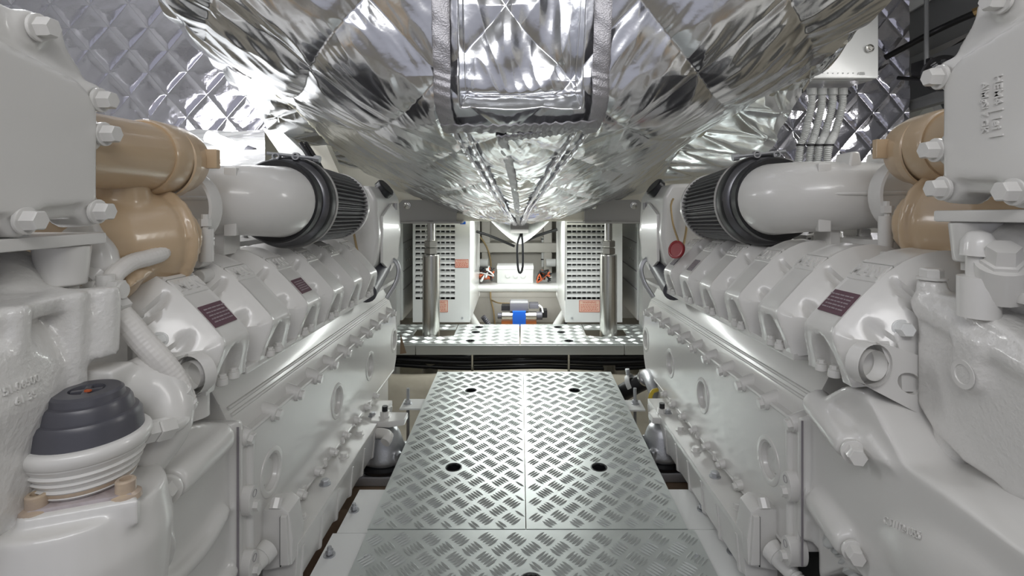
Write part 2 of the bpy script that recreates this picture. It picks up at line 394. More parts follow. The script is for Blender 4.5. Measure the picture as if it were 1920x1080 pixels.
# the recessed hatch panel between the two seams on the steep face
zz = BP[..., 2]; uidx = uu[None, :]*6
inside = np.clip((np.minimum(uidx-2.12, 3.88-uidx))/.05, 0, 1)*np.clip((zz-.195)/.012, 0, 1)
h = h-inside*.055
blanket = thing('foil_blanket', 'huge belly of quilted silver foil blanket hanging from the ceiling between the engines', 'foil insulation', (0, 1.6, .3))
sheet_N = None
def camsheet(name, P, Hh, mt, parent):
    du = np.gradient(P, axis=1); dv = np.gradient(P, axis=0); N = np.cross(du, dv); N /= np.linalg.norm(N, axis=2, keepdims=True)+1e-12
    s = np.sign((N*(-P)).sum(2).mean()); return sheet(name, P, Hh*s, mt, parent)
camsheet('quilted_cover', BP, h, 'foil', blanket)
def bpt(u6, v, off=.0):                            # a point on the undisplaced belly
    v = (v*6+1)/7; a = cr(NET, np.array([v]), 0); p = cr(a, np.array([u6/6]), 1)[0, 0]
    a2 = cr(NET, np.array([min(1, v+.01)]), 0); pv = cr(a2, np.array([u6/6]), 1)[0, 0]-p
    if np.linalg.norm(pv) < 1e-9: pv = np.array([0, .1, -.02])
    pu = cr(a, np.array([min(1, (u6+.05)/6)]), 1)[0, 0]-cr(a, np.array([max(0, (u6-.05)/6)]), 1)[0, 0]
    N = np.cross(pu, pv); N /= np.linalg.norm(N)
    if N @ (-p) < 0: N = -N
    return Vector(p+N*off), Vector(N), Vector(pu).normalized(), Vector(pv).normalized()
def ribbon(name, path, w, off, mt, parent, wob=.002, seed=1, thick=.004):
    """flat tape along a path of (u6, v) on the belly"""
    n = 90; pts = []
    for i in range(n):
        t = i/(n-1)*(len(path)-1); k = min(int(t), len(path)-2); f = t-k
        pts.append((path[k][0]*(1-f)+path[k+1][0]*f, path[k][1]*(1-f)+path[k+1][1]*f))
    base = [bpt(a, b, off) for a, b in pts]; rr = random.Random(seed); vs = []; W_ = w if callable(w) else (lambda t: w)
    ph = rr.random()*9
    for i, (p, N, du, dv) in enumerate(base):
        tg = (base[min(n-1, i+1)][0]-base[max(0, i-1)][0]).normalized(); sd = tg.cross(N).normalized(); ww = W_(i/(n-1))/2
        for s, e in ((-1, -thick), (-1, 0), (-.6, .0025), (0, .001), (.6, .0025), (1, 0), (1, -thick)):
            vs.append(p+sd*s*ww+N*(e+wob*math.sin(i*.9+s*2+ph)*rr.uniform(.3, 1)))
    m = 7; mb = MB(); mb.v = [tuple(v) for v in vs]; mb.f = [(i*m+j, i*m+j+1, (i+1)*m+j+1, (i+1)*m+j) for i in range(n-1) for j in range(m-1)]
    return obj(name, mb, mt, parent, 50)
ribbon('seam_tape', [(1.93, 0), (1.95, .36), (1.97, .52)], .040, .027, 'tape', blanket, seed=2)
ribbon('seam_tape', [(4.07, 0), (4.05, .36), (4.03, .52)], .040, .027, 'tape', blanket, seed=3)
ribbon('seam_tape', [(1.9, .505), (3.0, .50), (4.05, .495)], .032, .030, 'tape', blanket, .004, seed=4)
ribbon('seam_tape', [(2.6, .535), (3.4, .52), (4.0, .505)], .028, .026, 'tape', blanket, .003, seed=5)
ribbon('seam_tape', [(2.65, .53), (2.78, .66), (2.95, .80), (3.0, .97)], lambda t: .028-.010*t, .018, 'tape', blanket, .004, seed=6)
for a, b in ((1.98, 4.02), (2.14, 3.86)):
    for u0, s in ((a, 1), (b, 2)):
        ribbon('seam_piping', [(u0, .51), (u0*.99+.03, .62), (u0+(3-u0)*.05, .75), (3+(u0-3)*.8, .97)], .013, .024, 'foil2', blanket, .0015, seed=s+7)
# stitching along the tapes
mb = MB()
for u6 in (1.90, 1.98, 4.02, 4.10):
    for k in range(60):
        p, N, du, dv = bpt(u6, .01+k*.0083, .0265); obox(mb, p, (dv, du, N), (.0032, .0008, .0008))
tag(obj('stitching', mb, 'thread', blanket, 0), kind='stuff')

# flat strips outboard of the belly, one each side
def strip(side, pts_in, pts_out, name, seed, mt='foil', parent=None, n=150, m=220, pitch=.2, A=.012):
    a = cr(np.array(pts_in)[None], np.linspace(0, 1, m), 1)[0]; b = cr(np.array(pts_out)[None], np.linspace(0, 1, m), 1)[0]
    t = np.linspace(0, 1, n)[:, None, None]; P = a[None]*(1-t)+b[None]*t
    U = np.concatenate([[0], np.cumsum(np.linalg.norm(np.diff(P.mean(0), axis=0), axis=1))])[None]*np.ones((n, 1))
    V = np.concatenate([[0], np.cumsum(np.linalg.norm(np.diff(P.mean(1), axis=0), axis=1))])[:, None]*np.ones((1, m))
    return camsheet(name, P, quilt(U, V, pitch, A, seed, .004, .3, (5, 12), 1, .0015), mt, parent)
ol = blanket
EL = [(-.83, .95, .70), (-.75, 1.33, .355), (-.745, 1.52, .31), (-.745, 1.8, .270), (-.75, 2.2, .16), (-.59, 2.60, .005)]
ER = [(.86, .95, .70), (.80, 1.33, .38), (.775, 1.52, .322), (.765, 1.80, .285), (.69, 2.2, .20), (.645, 2.60, .015)]
strip(-1, EL, [(-.90, .95, .72), (-.88, 1.33, .44), (-.89, 1.58, .355), (-.905, 1.8, .288), (-.92, 2.1, .18), (-.70, 2.62, .06)], 'side_strip', 51, parent=blanket)
strip(1, ER, [(.885, .95, .70), (.825, 1.33, .37), (.827, 1.52, .300), (.843, 1.70, .200), (.865, 1.92, .112), (.80, 2.62, .03)], 'side_strip', 61, parent=blanket)
# the open flap: cream felt between foil lips
def lip(path, w, name, mt, parent, seed):
    rr = random.Random(seed); mb = MB(); pts = [tuple(Vector(p)+Vector((rr.uniform(-1, 1), rr.uniform(-1, 1), rr.uniform(-1, 1)))*.004) for p in path]
    tube(mb, pts, w, 8, .015, lambda s: 1+.25*math.sin(s*70+seed)+.2*math.sin(s*170)); return obj(name, mb, mt, parent, 180)
lip([(x, y, z-.004) for x, y, z in EL], .008, 'folded_edge', 'tape', blanket, 3)
lip([(x, y, z-.004) for x, y, z in ER], .008, 'folded_edge', 'tape', blanket, 4)
lip([(x+.012, y, z-.010) for x, y, z in ER[1:5]], .0095, 'felt_core', 'cream', blanket, 8)
lip([(x-.010, y, z-.008) for x, y, z in EL[1:5]], .0065, 'felt_core', 'cream', blanket, 9)

# quilted walls, both facing forward
def wallsheet(name, label, x0, x1, z0, z1, Y, seed, pitch, mt, A=.0042, bow=0):
    n, m = int(330), int(330*(x1-x0)/(z1-z0)); m = min(max(m, 120), 460)
    X = np.linspace(x0, x1, m)[None]*np.ones((n, 1)); Z = np.linspace(z0, z1, n)[:, None]*np.ones((1, m))
    P = np.stack([X, np.full_like(X, Y)-bow*(Z-z0), Z], -1)
    t = thing(name, label, 'foil insulation', ((x0+x1)/2, Y, z0))
    camsheet('quilted_face', P, quilt(X, Z, pitch, A, seed, .0028, .6, (4, 7), .86, .0006, .075), mt, t)
    mb = MB(); box(mb, x0, x1, Y+.03, Y+.05, z0, z1); obj('backing', mb, 'bulk', t, 0)
    return t
wallsheet('foil_wall_blanket', 'quilted foil wall blanket with small diamonds, behind the left engine at upper left', -2.5, -.93, .23, .86, 2.25, 71, .165, 'foil2')
wr = wallsheet('foil_wall_blanket', 'quilted foil wall blanket behind the white cabinet and grey conduits', .95, 1.64, -.05, .86, 2.25, 81, .135, 'foil2')

# left bay ledge below the wall blanket, with a lit lamp on it
led = thing('bay_ledge', 'glossy white ledge catching the lamp light, behind the tan exhaust of the left engine', 'ledge', (-1.4, 2.1, .1))
P = np.array([[(-2.4+(1.32+.36*a)*b, 2.26-.75*a, .235-.20*a**.8) for b in np.linspace(0, 1, 200)] for a in np.linspace(0, 1, 90)])
hh = quilt(P[..., 0], P[..., 1], 5, 0, 91, .010, .15, (3, 12))
camsheet('crumpled_top', P, hh, 'gel', led)
lamp = thing('strip_lamp', 'lit white strip lamp lying in the left bay, glaring on the white ledge', 'lamp', (-1.05, 1.95, .11))
a, b = px(404, 261, 1.9), px(462, 283, 1.9); mb = MB(); cyl(mb, a, b, .019); obj('tube', mb, 'glow', lamp, 180)
pl = bpy.data.lights.new('strip_light', 'POINT'); pl.energy = 1.6; pl.shadow_soft_size = .03; plo = bpy.data.objects.new('strip_light', pl); COL.objects.link(plo); plo.location = (a+b)/2+Vector((0, -.06, .05+H))
mb = MB(); cyl(mb, a+(a-b)*.25, a, .022); obj('end_cap', mb, 'gel', lamp); mb = MB(); cyl(mb, b, b+(b-a)*.22, .022); obj('end_cap', mb, 'grey', lamp)
# slanting frames between the ledge and the belly
for nm, lab, q, mt in (('slanting_frame', 'white slanting hull frame just above the clamp of the left air filter', [(492, 240), (528, 246), (585, 300), (600, 330), (552, 330)], 'gel'),
                       ('slanting_frame', 'cream slanting frame with dirty face, between the black cable and the foil belly', [(578, 274), (612, 272), (640, 335), (600, 330)], 'cream')):
    mb = MB(); f3 = [px(x, y, 2.0) for x, y in q]; prism(mb, [(p.x, p.z) for p in f3], 2.0, 2.05, XZ); tag(obj(nm, mb, mt, None, 0), lab, 'frame')
mb = MB(); tube(mb, [px(563, 268, 1.96), px(583, 300, 1.95), px(605, 345, 1.94)], .009); tube(mb, [px(572, 268, 1.98), px(593, 300, 1.97), px(618, 345, 1.96)], .009)
tag(obj('black_cable', mb, 'black', None, 60), 'pair of black cables running down between two slanting frames, above the left air filter', 'cable')

# electrical cabinet and conduits on the right wall blanket
cab = thing('electrical_cabinet', 'white sheet-metal electrical cabinet with round lock, hung on the right foil wall', 'cabinet', (1.17, 2.1, .40))
mb = MB(); box(mb, .95, 1.335, 2.02, 2.215, .402, .80, .004); obj('body', mb, 'gel', cab)
mb = MB(); box(mb, .945, 1.342, 1.995, 2.018, .405, .80, .006, 3); obj('door', mb, 'gel', cab)
lk = px(1630, 91, 1.99); mb = MB(); lathe(mb, lk, (0, -1, 0), [(0, .015), (.006, .015), (.007, .012), (.004, .010), (.004, .006), (.008, .005)], 24); obj('lock', mb, 'steel', cab)
for k in range(9):
    p = px(1543+k*9.5, 137, 1.994); mb = MB(); cyl(mb, p, p+Vector((0, -.002, 0)), .0022, n=8); obj('indicator_dot', mb, 'conduit', cab)
mb = MB(); text(mb, 'ABB', px(1615, 138, 1.993), (1, 0, 0), (0, 0, 1), .016); 
obj('lettering', mb, 'conduit', cab, 0)
for k, (xt, xb) in enumerate(((1522, 1499), (1541, 1519), (1561, 1535), (1580, 1552))):
    c = thing('grey_conduit', ['leftmost', 'second from the left', 'third from the left', 'rightmost'][k]+' of the four ribbed grey conduits dropping from the white cabinet', 'conduit', tuple(px(xb, 310, 2.1)), 'ribbed conduits below the white cabinet')
    y = 2.10; mb = MB(); cyl(mb, px(xt, 166, y), px(xt, 178, y), .018); obj('gland', mb, 'conduit', c)
    mb = MB(); hose(mb, [px(xt, 176, y), px(xt-1, 200, y), px(xt-12-k*1, 250, y), px(xb+2, 275, y-.02*k), px(xb-3, 320, y-.02*k)], .0135, .0068, 12); obj('ribbed_tube', mb, 'conduit', c, 180)
    mb = MB(); p = px(xb+2, 272, y-.02*k); lathe(mb, p, (0, 0, 1), [(-.003, .018), (.003, .018)], 14); obj('cable_tie', mb, 'black', c)

# dim ceiling space at upper right
dd = thing('ceiling_duct', 'dim grey ceiling panels and shelves above the right engine, beyond the foil wall', 'duct', (1.95, 2.4, .3))
def bar(q, Y0, Y1, th, mt, name):
    mb = MB(); pts = [px(x, y, Y) for (x, y), Y in zip(q, (Y0, Y1, Y1, Y0))]; n = (pts[1]-pts[0]).cross(pts[3]-pts[0]).normalized()*th
    if n.y < 0: n = -n
    mb.v = [tuple(p) for p in pts]+[tuple(p+n) for p in pts]
    mb.f = [(0, 1, 2, 3), (7, 6, 5, 4), (0, 4, 5, 1), (1, 5, 6, 2), (2, 6, 7, 3), (3, 7, 4, 0)]; obj(name, mb, mt, dd, 0)
bar([(1680, -60), (2050, -60), (2050, -20), (1680, 150)], 2.5, 2.0, .03, 'duct', 'ceiling_panel')
bar([(1680, 0), (1745, -30), (1760, -10), (1684, 34)], 2.4, 2.3, .02, 'gel', 'light_panel')
bar([(1684, 122), (1850, 45), (1980, -20), (1684, 150)], 2.45, 2.0, .02, 'bsteel', 'cable_tray')
bar([(1684, 118), (1930, 10), (1930, 45), (1684, 156)], 2.38, 2.0, .04, 'duct', 'upper_beam')
bar([(1715, 118), (1930, 22), (1930, 95), (1722, 140)], 2.3, 1.9, .04, 'duct', 'fan_shelf')
bar([(1688, 195), (1850, 138), (1860, 165), (1688, 212)], 2.3, 1.95, .04, 'duct', 'lower_beam')
bar([(1680, 205), (1760, 190), (1800, 260), (1680, 300)], 2.6, 2.3, .04, 'gel', 'wall_panel')
mb = MB(); box(mb, 1.6, 2.55, 2.9, 2.95, -.3, .86); obj('back_panel', mb, 'duct', dd, 0)
mb = MB(); tube(mb, [px(1660, 108, 2.2), px(1760, 55, 2.05), px(1850, 15, 1.9), px(1900, -8, 1.85)], .012); tag(obj('black_pipe', mb, 'black', None, 180), 'black pipe with brass fittings slanting under the dim ceiling at upper right', 'pipe')
mb = MB(); a, b = px(1827, 24, 1.93), px(1866, 7, 1.88); cyl(mb, a, b, .017, n=8); cyl(mb, a+(b-a)*.4, a+(b-a)*.6, .021, n=8); tag(obj('brass_fitting', mb, 'brass', None), 'brass pipe fitting on the black ceiling pipe at upper right', 'pipe fitting')
fan = thing('axial_fan', 'black axial fan with round guard under the dim shelf at upper right', 'fan', tuple(px(1765, 165, 1.9)))
c = px(1768, 138, 1.9); ax = Vector((-.35, -.6, -.35)).normalized(); a_, u_, w_ = frame(ax)
mb = MB(); lathe(mb, c-ax*.02, ax, [(0, .05), (0, .062), (.03, .062), (.03, .055), (.005, .05)], 28, False); obj('housing', mb, 'black', fan)
mb = MB(); lathe(mb, c, ax, [(-.01, .02), (.02, .02), (.026, .014)], 20); obj('hub', mb, 'black', fan)
mb = MB(); cyl(mb, (c.x+.01, c.y+.09, c.z+.05), (c.x+.01, c.y+.09, .862), .008, n=10); obj('hanger_rod', mb, 'duct', fan)
for k in range(7):
    q = k*2*PI/7; d = u_*math.cos(q)+w_*math.sin(q); s = ax.cross(d); mb = MB(); obox(mb, c+d*.036, (d, (s+ax*.6).normalized(), (ax-s*.6).normalized()), (.016, .010, .001)); obj('blade', mb, 'grey', fan)
for r_ in (.025, .04, .055):
    mb = MB(); pts = [c+ax*.03+(u_*math.cos(q)+w_*math.sin(q))*r_ for q in np.linspace(0, 2*PI, 25)]; tube(mb, pts, .0016, 6, .02); obj('guard_ring', mb, 'black', fan)
mb = MB(); obox(mb, c-ax*.03+Vector((.01, .09, .03)), ((1, 0, 0), (0, 1, 0), (0, 0, 1)), (.02, .05, .03), .004); obj('fan_bracket', mb, 'black', fan)
mb = MB(); tube(mb, [px(1684, 146, 2.1), px(1730, 150, 2.0), px(1752, 155, 1.93)], .008); obj('cable', mb, 'black', fan, 180)

# =================================================================== tread plates
def plate(name, label, outline, holes, z, th=.004, x0=None, ph=(0, 0), pitch=.0583, screws=()):
    t = thing(name, label, 'floor panel', (sum(p[0] for p in outline)/len(outline), sum(p[1] for p in outline)/len(outline), z-th))
    mb = MB(); prism(mb, outline, z-th, z, XY, [circ(hx, hy, hr, 28) for hx, hy, hr in holes]); obj('plate', mb, 'alu', t, 20)
    xs = [p[0] for p in outline]; ys = [p[1] for p in outline]
    def inside(x, y):
        c = False; n = len(outline)
        for i in range(n):
            (x1, y1), (x2, y2) = outline[i], outline[(i+1) % n]
            if (y1 > y) != (y2 > y) and x < (x2-x1)*(y-y1)/(y2-y1)+x1: c = not c
        return c
    mb = MB(); a = pitch
    for i in range(int(min(xs)/a*2)-2, int(max(xs)/a*2)+3):
        for j in range(int(min(ys)/a*2)-2, int(max(ys)/a*2)+3):
            if (i+j) % 2: continue
            cx, cy = i*a/2+ph[0], j*a/2+ph[1]
            if (i % 2) == 0: d, s = (1, -1), (1, 1)
            else: d, s = (1, 1), (1, -1)
            for k in range(-2, 3):
                mx, my = cx+s[0]*k*.0054, cy+s[1]*k*.0054; hl = .0108
                ends = [(mx-d[0]*hl, my-d[1]*hl), (mx+d[0]*hl, my+d[1]*hl)]
                if not all(inside(*e) for e in ends) or any(math.hypot(mx-hx, my-hy) < hr+.011 for hx, hy, hr in holes): continue
                w = .0024; ln = Vector((d[0], d[1], 0)).normalized(); sn = Vector((-ln.y, ln.x, 0)); m_ = Vector((mx, my, z)); L = hl*1.414
                v = [m_-ln*L, m_-ln*L*.45+sn*w, m_-ln*L*.45+Vector((0, 0, .0024)), m_-ln*L*.45-sn*w, m_+ln*L*.45+sn*w, m_+ln*L*.45+Vector((0, 0, .0024)), m_+ln*L*.45-sn*w, m_+ln*L]
                mb.add(v, [(0, 2, 1), (0, 3, 2), (1, 2, 5, 4), (2, 3, 6, 5), (4, 5, 7), (5, 6, 7)])
    tag(obj('raised_tread_bars', mb, 'alu', t, 60, recalc=False), kind='stuff')
    for hx, hy, hr in holes:
        mb = MB(); lathe(mb, (hx, hy, z-.03), (0, 0, 1), [(0, hr+.003), (.0305, hr+.003), (.031, hr+.0005), (.029, hr), (0, hr)], 28, False); obj('hole_rim', mb, 'black', t)
    for sx_, sy_ in screws:
        mb = MB(); lathe(mb, (sx_, sy_, z), (0, 0, 1), [(0, .006), (.0012, .0055), (.0013, .003), (.0005, .0025)], 12); obj('screw', mb, 'castal', t)
    return t
FZ = -.72
rect = lambda a, b, c, d: [(a, c), (b, c), (b, d), (a, d)]
plate('tread_plate', 'left tread plate of the walkway pair, two round finger holes near its left side', rect(-.321, .0115, 1.122, 2.075), [(-.170, 1.369, .0185), (-.173, 1.885, .0185)], FZ, ph=(.01, .02))
plate('tread_plate', 'right tread plate of the walkway pair, small scuffs at its near right corner', rect(.0135, .353, 1.122, 2.075), [(.2026, 1.369, .0185), (.192, 1.885, .0185)], FZ, ph=(.0, .03), screws=[(.30, 1.36)])
plate('tread_plate', 'nearest wide tread plate at the bottom edge, lying across the whole walkway', rect(-.318, .366, .55, 1.119), [(.020, .975, .0185)], FZ, ph=(.022, .012), screws=[(-.300, 1.04), (.345, 1.04)])
# frames under the panels
mb = MB(); box(mb, -.30, .33, .6, 2.06, FZ-.05, FZ-.0045); 
fr = thing('walkway_frame', 'aluminium frame carrying the walkway panels', 'frame', (0, 1.5, FZ-.06))
mb = MB(); box(mb, -.321, -.285, .55, 2.07, FZ-.04, FZ-.0045, .002); obj('side_rail', mb, 'alu', fr)
mb = MB(); box(mb, .315, .353, .55, 2.07, FZ-.04, FZ-.0045, .002); obj('side_rail', mb, 'alu', fr)
for y in (1.11, 2.05):
    mb = MB(); box(mb, -.285, .315, y, y+.022, FZ-.04, FZ-.0045, .002); obj('cross_rail', mb, 'alu', fr)
for x, y in ((-.27, .7), (-.27, 1.9), (.30, .7), (.30, 1.9), (-.27, 1.35), (.3, 1.35)):
    mb = MB(); cyl(mb, (x, y, -1.03), (x, y, FZ-.03), .012); obj('post', mb, 'steel', fr)
# bearers beside the walkway
def bearer(label, x0, x1, y0, y1, bolts, z=FZ-.012, lipx=None):
    t = thing('bearer_shelf', label, 'bracket', ((x0+x1)/2, (y0+y1)/2, z-.02), 'white angle bearers beside the walkway')
    mb = MB(); box(mb, x0, x1, y0, y1, z-.005, z, .001); obj('flange', mb, 'gel', t)
    mb = MB(); box(mb, x0, x1, y1-.005, y1, z-.06, z-.001, .001); obj('web', mb, 'gel', t)
    for bx, by in bolts:
        mb = MB(); lathe(mb, (bx, by, z), (0, 0, 1), [(0, .0115), (.002, .0115)], 18); obj('washer', mb, 'castal', t)
        mb = MB(); bolt(mb, (bx, by, z+.002), (0, 0, 1), .0075, .007, False); cyl(mb, (bx, by, z), (bx, by, z+.017), .0042, n=10); obj('bolt', mb, 'castal', t)
    return t
bearer('white bearer shelf left of the walkway, the farther one', -.388, -.312, 1.128, 1.289, [(-.375, 1.205)])
bearer('white bearer shelf left of the walkway, the nearer one with its raised end', -.394, -.312, .80, 1.122, [(-.377, 1.055)], FZ-.009)
bearer('white bearer shelf right of the walkway, the farther one', .345, .421, 1.14, 1.29, [(.413, 1.209)])
bearer('white bearer shelf right of the walkway, the nearer one with its raised end', .358, .440, .80, 1.134, [(.424, 1.064)], FZ-.009)
for lab, x0, x1, y0, y1, bx, by in (('small white bracket with a long upright bolt, left of the walkway', -.398, -.318, 1.76, 1.84, -.378, 1.80), ('small white bracket with a long upright bolt, right of the walkway', .343, .412, 1.75, 1.83, .388, 1.80)):
    t = thing('levelling_bracket', lab, 'bracket', ((x0+x1)/2, 1.8, -1.0))
    mb = MB(); box(mb, x0, x1, y0, y1, FZ-.018, FZ-.012, .001); obj('flange', mb, 'gel', t)
    mb = MB(); cyl(mb, (bx, by, -1.02), (bx, by, FZ+.04), .0055, n=10); obj('threaded_rod', mb, 'castal', t)
    mb = MB(); bolt(mb, (bx, by, FZ-.012), (0, 0, 1), .011, .009); obj('nut', mb, 'castal', t)
# stained wooden bearers crossing under the mounts
for lab, x0, x1, y in (('stained wooden cross bearer under the left engine mount', -.80, -.335, 1.36), ('stained wooden cross bearer under the right engine mount', .365, .85, 1.38)):
    mb = MB(); box(mb, x0, x1, y, y+.24, -1.0, -.824, .006); tag(obj('wooden_bearer', mb, 'wood', None), lab, 'wooden block')

# =================================================================== raised stern platform
def quad(*p): return list(p)
plate('tread_plate', 'left main tread plate of the stern platform, beside the left steel post', [(-.475, 2.44), (-.003, 2.44), (-.003, 2.79), (-.32, 2.79), (-.32, 2.58), (-.385, 2.56)], [(-.232, 2.49, .0185), (-.219, 2.64, .0185), (-.21, 2.735, .0185)], FZ, pitch=.0583)
plate('tread_plate', 'right main tread plate of the stern platform, beside the right steel post', [(.003, 2.44), (.475, 2.44), (.385, 2.56), (.32, 2.58), (.32, 2.79), (.003, 2.79)], [(.228, 2.49, .0185), (.205, 2.64, .0185), (.195, 2.735, .0185)], FZ)
plate('tread_plate', 'small tread plate in the left corner of the stern platform', [(-.66, 2.44), (-.478, 2.44), (-.395, 2.56), (-.52, 2.575), (-.52, 2.69), (-.325, 2.69), (-.325, 2.79), (-.66, 2.79)], [], FZ)
plate('tread_plate', 'small tread plate in the right corner of the stern platform', [(.478, 2.44), (.66, 2.44), (.66, 2.79), (.325, 2.79), (.325, 2.69), (.52, 2.69), (.52, 2.575), (.395, 2.56)], [], FZ)
pf = thing('deck_frame', 'grey aluminium edge frame of the stern platform, on short legs', 'frame', (0, 2.44, -.9))
for x0, x1 in ((-.66, -.478), (-.475, .475), (.478, .66)):
    mb = MB(); box(mb, x0, x1, 2.434, 2.446, FZ-.048, FZ-.0045, .002); obj('edge_rail', mb, 'alu', pf)
for x in (-.22, .225, -.6, .6):
    mb = MB(); cyl(mb, (x, 2.46, -.90), (x, 2.46, FZ-.04), .006); obj('leg', mb, 'steel', pf)
    mb = MB(); box(mb, x-.02, x+.02, 2.44, 2.48, -.885, -.875); obj('foot', mb, 'alu', pf)
for sx in (-1, 1):
    mb = MB(); prism(mb, rect(min(sx*.32, sx*.53), max(sx*.32, sx*.53), 2.54, 2.71), FZ-.05, FZ-.04, XY, [circ(-.4335 if sx < 0 else .431, 2.6, .047, 28)]); obj('well_tray', mb, 'alu', pf, 20)
for k, (z, r_) in enumerate(((-.79, .013), (-.825, .014), (-.862, .012))):
    mb = MB(); tube(mb, [(-.75, 2.50+.03*k, z+.02), (-.3, 2.51+.03*k, z-.01), (.1, 2.5+.03*k, z+.0), (.45, 2.52+.03*k, z-.015), (.8, 2.5+.03*k, z+.01)], r_, 12, .05)
    tag(obj('black_hose', mb, 'black', None, 180), ['topmost', 'middle', 'lowest'][k]+' of the black hoses running crosswise under the stern platform edge', 'hose', 'black hoses under the stern platform')

# =================================================================== posts, louvred units
for sx, X in ((-1, -.4335), (1, .431)):
    w = 'left' if sx < 0 else 'right'
    t = thing('support_post', w+' stainless support post with two big nuts, bolted under a grey plate', 'post', (X, 2.6, -.95))
    mb = MB(); lathe(mb, (X, 2.6, -.95), (0, 0, 1), [(0, .042), (.612, .042), (.620, .040), (.620, .03)], 36); obj('sleeve', mb, 'steel', t, 40)
    for z0 in (-.327, -.293):
        mb = MB(); lathe(mb, (X, 2.6, z0), (0, 0, 1), [(0, .030), (.003, .034), (.028, .034), (.031, .030)], 6); obj('nut', mb, 'steel', t)
    mb = MB(); n = 30; lathe(mb, (X, 2.6, -.264), (0, 0, 1), [(i*.0034, .0205 if i % 2 else .0185) for i in range(n)], 20); obj('threaded_rod', mb, 'steel', t, 180)
    x0, x1 = (X-.158, X+.125) if sx < 0 else (X-.118, X+.165)
    z0, z1 = -.170, -.064 
    mb = MB(); c = .022
    prism(mb, [(x0, z0), (x1, z0), (x1, z1-c), (x1-c, z1), (x0+c, z1), (x0, z1-c)], 2.585, 2.60, XZ); obj('face_plate', mb, 'bsteel', t)
    mb = MB(); box(mb, x0, x1+.03, 2.57, 2.66, z0-.008, z0+.002, .002); obj('foot_plate', mb, 'bsteel', t)
    for bx in (x0+.045, x1-.045):
        mb = MB(); lathe(mb, (bx, 2.585, z1-.027), (0, -1, 0), [(0, .017), (.003, .017), (.004, .013), (.012, .012), (.013, .007), (.006, .006)], 20); obj('bolt', mb, 'steel', t)
for sx, x0, x1, lx0, lx1 in ((-1, -.563, -.263, -.549, -.342), (1, .238, .537, .247, .455)):
    w = 'left' if sx < 0 else 'right'
    t = thing('louvred_unit', 'tall white louvred machinery cabinet standing behind the '+w+' steel post', 'cabinet', ((x0+x1)/2, 3.1, -.72))
    zt, zb = -.185, -.592
    mb = MB(); prism(mb, rect(x0, x1, -.712, -.10), 2.80, 2.806, XZ, [rect(lx0, lx1, zb, zt)[::-1]]); obj('front_panel', mb, 'gel', t, 0)
    mb = MB(); box(mb, x0, x1, 2.83, 3.5, -.712, -.10, .002); obj('body', mb, 'gel', t)
    mb = MB(); box(mb, min(x0, x1), max(x0, x1), 2.806, 2.83, -.712, -.70); obj('plinth', mb, 'gel', t, 0)
    mb = MB(); box(mb, x0+.001, x0+.006, 2.806, 2.84, -.70, -.11); obj('side_lip', mb, 'gel', t, 0)
    mb = MB(); box(mb, x1-.006, x1-.001, 2.806, 2.84, -.70, -.11); obj('side_lip', mb, 'gel', t, 0)
    mb = MB(); box(mb, lx0-.01, lx1+.01, 2.824, 2.829, zb-.01, zt+.01); obj('slot_shade', mb, 'dark', t, 0)  # black sheet puts the shade behind the slats into colour
    n = 14; dz = (zt-zb)/n
    for k in range(n):
        z = zb+dz*k; mb = MB()
        bprism(mb, [(2.797, z+dz*.42), (2.799, z+dz*.72), (2.822, z+dz*1.12), (2.822, z+dz*.98)], lx0, lx1, YZ, .0008, 1); obj('louvre_slat', mb, 'gel', t)
    for k in range(1, 8):
        xx = lx0+(lx1-lx0)*k/8; mb = MB(); box(mb, xx-.0035, xx+.0035, 2.812, 2.820, zb, zt); obj('louvre_divider', mb, 'gel', t, 0)
    mb = MB(); cyl(mb, ((x0+.26) if sx < 0 else (x0+.035), 2.80, -.69), ((x0+.26) if sx < 0 else (x0+.035), 2.796, -.69), .006, n=10); obj('screw', mb, 'castal', t)
    labs = [(px(1105, 574, 2.8), .108, .062)] if sx > 0 else [(px(822, 574, 2.8), .10, .062), (px(866, 494, 2.8), .070, .044)]
    for c, w_, h_ in labs:
        mb = MB(); obox(mb, c+Vector((0, -.001, 0)), ((1, 0, 0), (0, 1, 0), (0, 0, 1)), (w_/2, .0006, h_/2)); L = obj('warning_label', mb, 'warn', t, 0); tag(L, 'pale orange warning sticker with red border')
        mb = MB(); d = .0022
        for (a0, a1, b0, b1) in ((-w_/2, w_/2, h_/2-d, h_/2), (-w_/2, w_/2, -h_/2, -h_/2+d), (-w_/2, -w_/2+d, -h_/2, h_/2), (w_/2-d, w_/2, -h_/2, h_/2)):
            box(mb, c.x+a0, c.x+a1, 2.7972, 2.7985, c.z+b0, c.z+b1)
        rr = random.Random(3)
        for k in range(5):
            z = c.z+h_*(.12-.12*k); x = -w_*.42
            while x < w_*.38:
                q = rr.uniform(.004, .013); box(mb, c.x+x, c.x+min(x+q, w_*.42), 2.7974, 2.7985, z-.0013, z+.0013); x += q+.003
        text(mb, 'WARNING', (c.x, 2.7978, c.z+h_*.31), (1, 0, 0), (0, 0, 1), h_*.24, .0004)
        obj('red_print', mb, 'redink', L, 0)
    if sx < 0:
        mb = MB(); c = px(868, 418, 2.798); box(mb, c.x-.014, c.x+.014, 2.7965, 2.799, c.z-.007, c.z+.007); obj('blue_sticker', mb, 'blue', t, 0)

